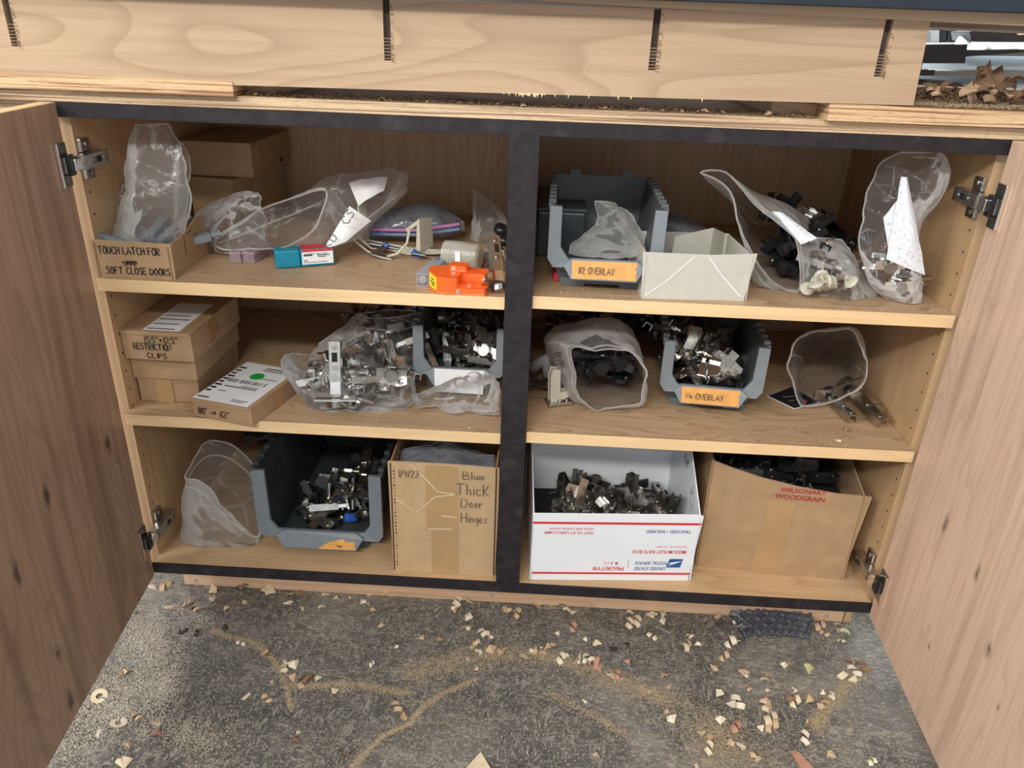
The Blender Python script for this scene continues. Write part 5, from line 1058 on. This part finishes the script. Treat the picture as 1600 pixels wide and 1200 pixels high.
# shelf chips
for (x, y, z, s_, ci) in ((1305, 690, MR, .010, 1), (1325, 676, MR, .009, 2), (1318, 700, MR, .005, 2), (600, 672, ML, .004, 1), (630, 664, ML, .004, 1), (735, 672, ML, .004, 1), (875, 920, FL, .008, 0)):
    p = pZ(x, y, z); chip(p+Vector((0, .004, .0008)), s_, ci, 'on a cabinet shelf' if z > 0 else 'on the dark floor', 'on the shelves' if z > 0 else 'on the floor')
def flakes(name, pts, m, size=.0012, label=None, cat=None, parent=None):
    vs = []; fs = []
    for p in pts:
        a = random.uniform(0, 6.28); L_ = size*random.uniform(.5, 1.8); w_ = size*random.uniform(.3, .7); t = random.uniform(-.4, .4)
        d = Vector((math.cos(a), math.sin(a), t))*L_; e = Vector((-math.sin(a), math.cos(a), random.uniform(-.3, .3)))*w_; h = Vector((0, 0, .0004+abs(t)*L_)); b = len(vs)
        q = Vector(p)+h; vs += [q-d, q-e, q+d, q+e, q+Vector((0, 0, w_*.6))]; fs += [(b, b+1, b+4), (b+1, b+2, b+4), (b+2, b+3, b+4), (b+3, b, b+4)]
    return MB().add(vs, fs).build(name, m, parent, label=label, cat=cat, kind='stuff')
def trail(path, w, n, zf=FL, jag=1):
    P = [pZ(x, y, zf) for x, y in path]; out = []
    for i in range(n):
        t = random.random()*(len(P)-1.001); k = int(t); p = P[k].lerp(P[k+1], t-k); ww = w*(.55+.9*abs(noise.noise(p*22)))
        q = p+Vector((random.gauss(0, ww), random.gauss(0, ww), 0)); q.z = zf+.0003+max(0, .0022*(1-(q-p).length/(w*1.5)))*random.random(); out.append(q)
    return out
pts = trail([(333, 985), (352, 994), (395, 1004), (420, 1022), (440, 1050), (450, 1080), (455, 1112)], .0045, 2600)
pts += trail([(455, 1072), (500, 1072), (545, 1068), (600, 1078), (640, 1085)], .006, 2200)
pts += trail([(638, 1056), (700, 1038), (780, 1024), (860, 1026), (930, 1052), (1000, 1078), (1060, 1100)], .014, 9000)
pts += trail([(745, 1062), (690, 1085), (655, 1112), (640, 1132), (600, 1150), (568, 1180), (550, 1200)], .004, 3000)
pts += trail([(860, 1085), (920, 1115), (980, 1150)], .006, 900)
pts += trail([(1345, 1045), (1318, 1078), (1290, 1110), (1272, 1140)], .009, 3800)
pts += trail([(1095, 1125), (1120, 1155), (1140, 1180), (1160, 1205)], .03, 4200)
flakes('sawdust', pts, M_dust, .0011, 'tan sawdust swept into curved trails on the dark floor', 'sawdust')
pts = []
for _ in range(7000):
    x, y = random.uniform(60, 1480), random.uniform(915, 1205); 
    if noise.noise(Vector((x/90, y/60, 1))) > -.1: pts.append(pZ(x, y, FL)+Vector((0, 0, .0002)))
pts += trail([(215, 975), (235, 1010), (250, 1060), (240, 1095)], .03, 7000)+trail([(140, 1100), (200, 1120), (300, 1150), (330, 1165)], .022, 4600)+trail([(180, 1060), (150, 1120), (110, 1180)], .03, 2600)+trail([(270, 950), (310, 965), (345, 985)], .01, 700)
flakes('wood_dust', pts, M_dust2, .0010, 'fine pale wood dust sprinkled all over the floor', 'dust')
pts = []
for _ in range(420): pts.append(Vector((random.uniform(.62, 1.175), .004+abs(random.gauss(0, .05)), MR+.0001)))
for _ in range(420): pts.append(Vector((random.uniform(.62, 1.175), .004+abs(random.gauss(0, .04)), UR+.0001)))
for _ in range(300): pts.append(Vector((random.uniform(.01, .57), .004+abs(random.gauss(0, .03)), ML+.0001)))
for _ in range(250): pts.append(Vector((random.uniform(.01, .57), .004+abs(random.gauss(0, .03)), UL+.0001)))
for _ in range(500): pts.append(Vector((1.175-abs(random.gauss(0, .03)), random.uniform(.005, .15), .0001)))
for _ in range(160): pts.append(Vector((random.uniform(.01, 1.17), random.uniform(.003, .03), .0001)))
flakes('shelf_dust', pts, M_dust2, .0010, 'fine sawdust sprinkled along the front of the shelves', 'dust')
# debris between plywood layers and the heap at upper right
pts = [Vector((random.uniform(.24, .945), random.uniform(.0, .05), .7362+random.random()**2*.004)) for _ in range(3500)]
flakes('sawdust', pts, M_chip[4], .0016, 'dark sawdust packed in the slot under the maple apron', 'sawdust')
for i in range(40): chip((random.uniform(.25, .94), random.uniform(.003, .02), .7372), random.uniform(.005, .010), random.choice((4, 4, 5, 2)), 'in the slot under the apron', 'in the slot under the apron', up=.3)
pts = [Vector((random.uniform(1.05, 1.35), random.uniform(-.012, .10), .7556+random.random()*.003)) for _ in range(6000)]
flakes('sawdust', pts, M_dust, .0013, 'tan sawdust lying on the bench layer at upper right', 'sawdust')
pts = []
for _ in range(7000):
    x = random.uniform(1.05, 1.35); y = random.uniform(.03, .13); pts.append(Vector((x, y, .7556+(.018+.012*noise.noise(Vector((x*30, 2, 1))))*max(0, 1-abs(y-.075)/.045)*random.random()**.5)))
flakes('sawdust', pts, M_chip[4], .0022, 'brown mound of shavings and dust on the bench at upper right', 'sawdust')
for i in range(46):
    x = random.uniform(1.06, 1.30); y = random.uniform(.012, .09); hmax = .010+.030*max(0, 1-abs(x-1.17)/.08)
    chip((x, y, .757+(.1+.4*random.random()+(0 if i % 2 else .5))*hmax), random.uniform(.010, .02), random.choice((4, 4, 4, 2)), ('low' if i % 2 else 'high')+' in the upper right heap, '+('beside the apron', 'left of tall curls', 'among tall curls', 'right end')[min(3, int((x-1.06)/.06))], up=1.2)
for i in range(4): chip((1.155+.012*i, .04+.006*i, .775+.006*(i % 2)), .028, 4 if i % 2 else 2, 'heaped on the bench at upper right', 'heaped on the bench at upper right', me=CH[4][0] if i % 2 else CH[2][3], up=1.4)
# fringe of torn fibres on the apron bottom
mb = MB()
for i in range(60):
    x = random.gauss(.592, .012) if i < 40 else random.choice((.64, .665, .70, .715, .80)); z0_ = .7477+x*.0087; L_ = random.uniform(.001, .0045)
    mb.add([(x-.0008, -.0122, z0_+.001), (x+.0008, -.0122, z0_+.001), (x+random.uniform(-.001, .001), -.0126, z0_-L_), (x, -.0112, z0_)], [(0, 2, 1), (0, 3, 2), (1, 2, 3)])
mb.v = [v-Vector((0, 0, Z0)) for v in mb.v]; mb.build('torn_fringe', M_edge, ba, kind='stuff')
# red edged board on the floor outside the right door
rb = empty('floor_board', (1.235, -.30, FL+.0005), 0, 'red edged board on the floor beyond the right door at lower right', 'board')
bx('board', M_doorR, (.006, 0, 0, .3, .165, .018), rb); bx('red_edge', M_redwood, (-.002, 0, 0, .0055, .165, .0185), rb)
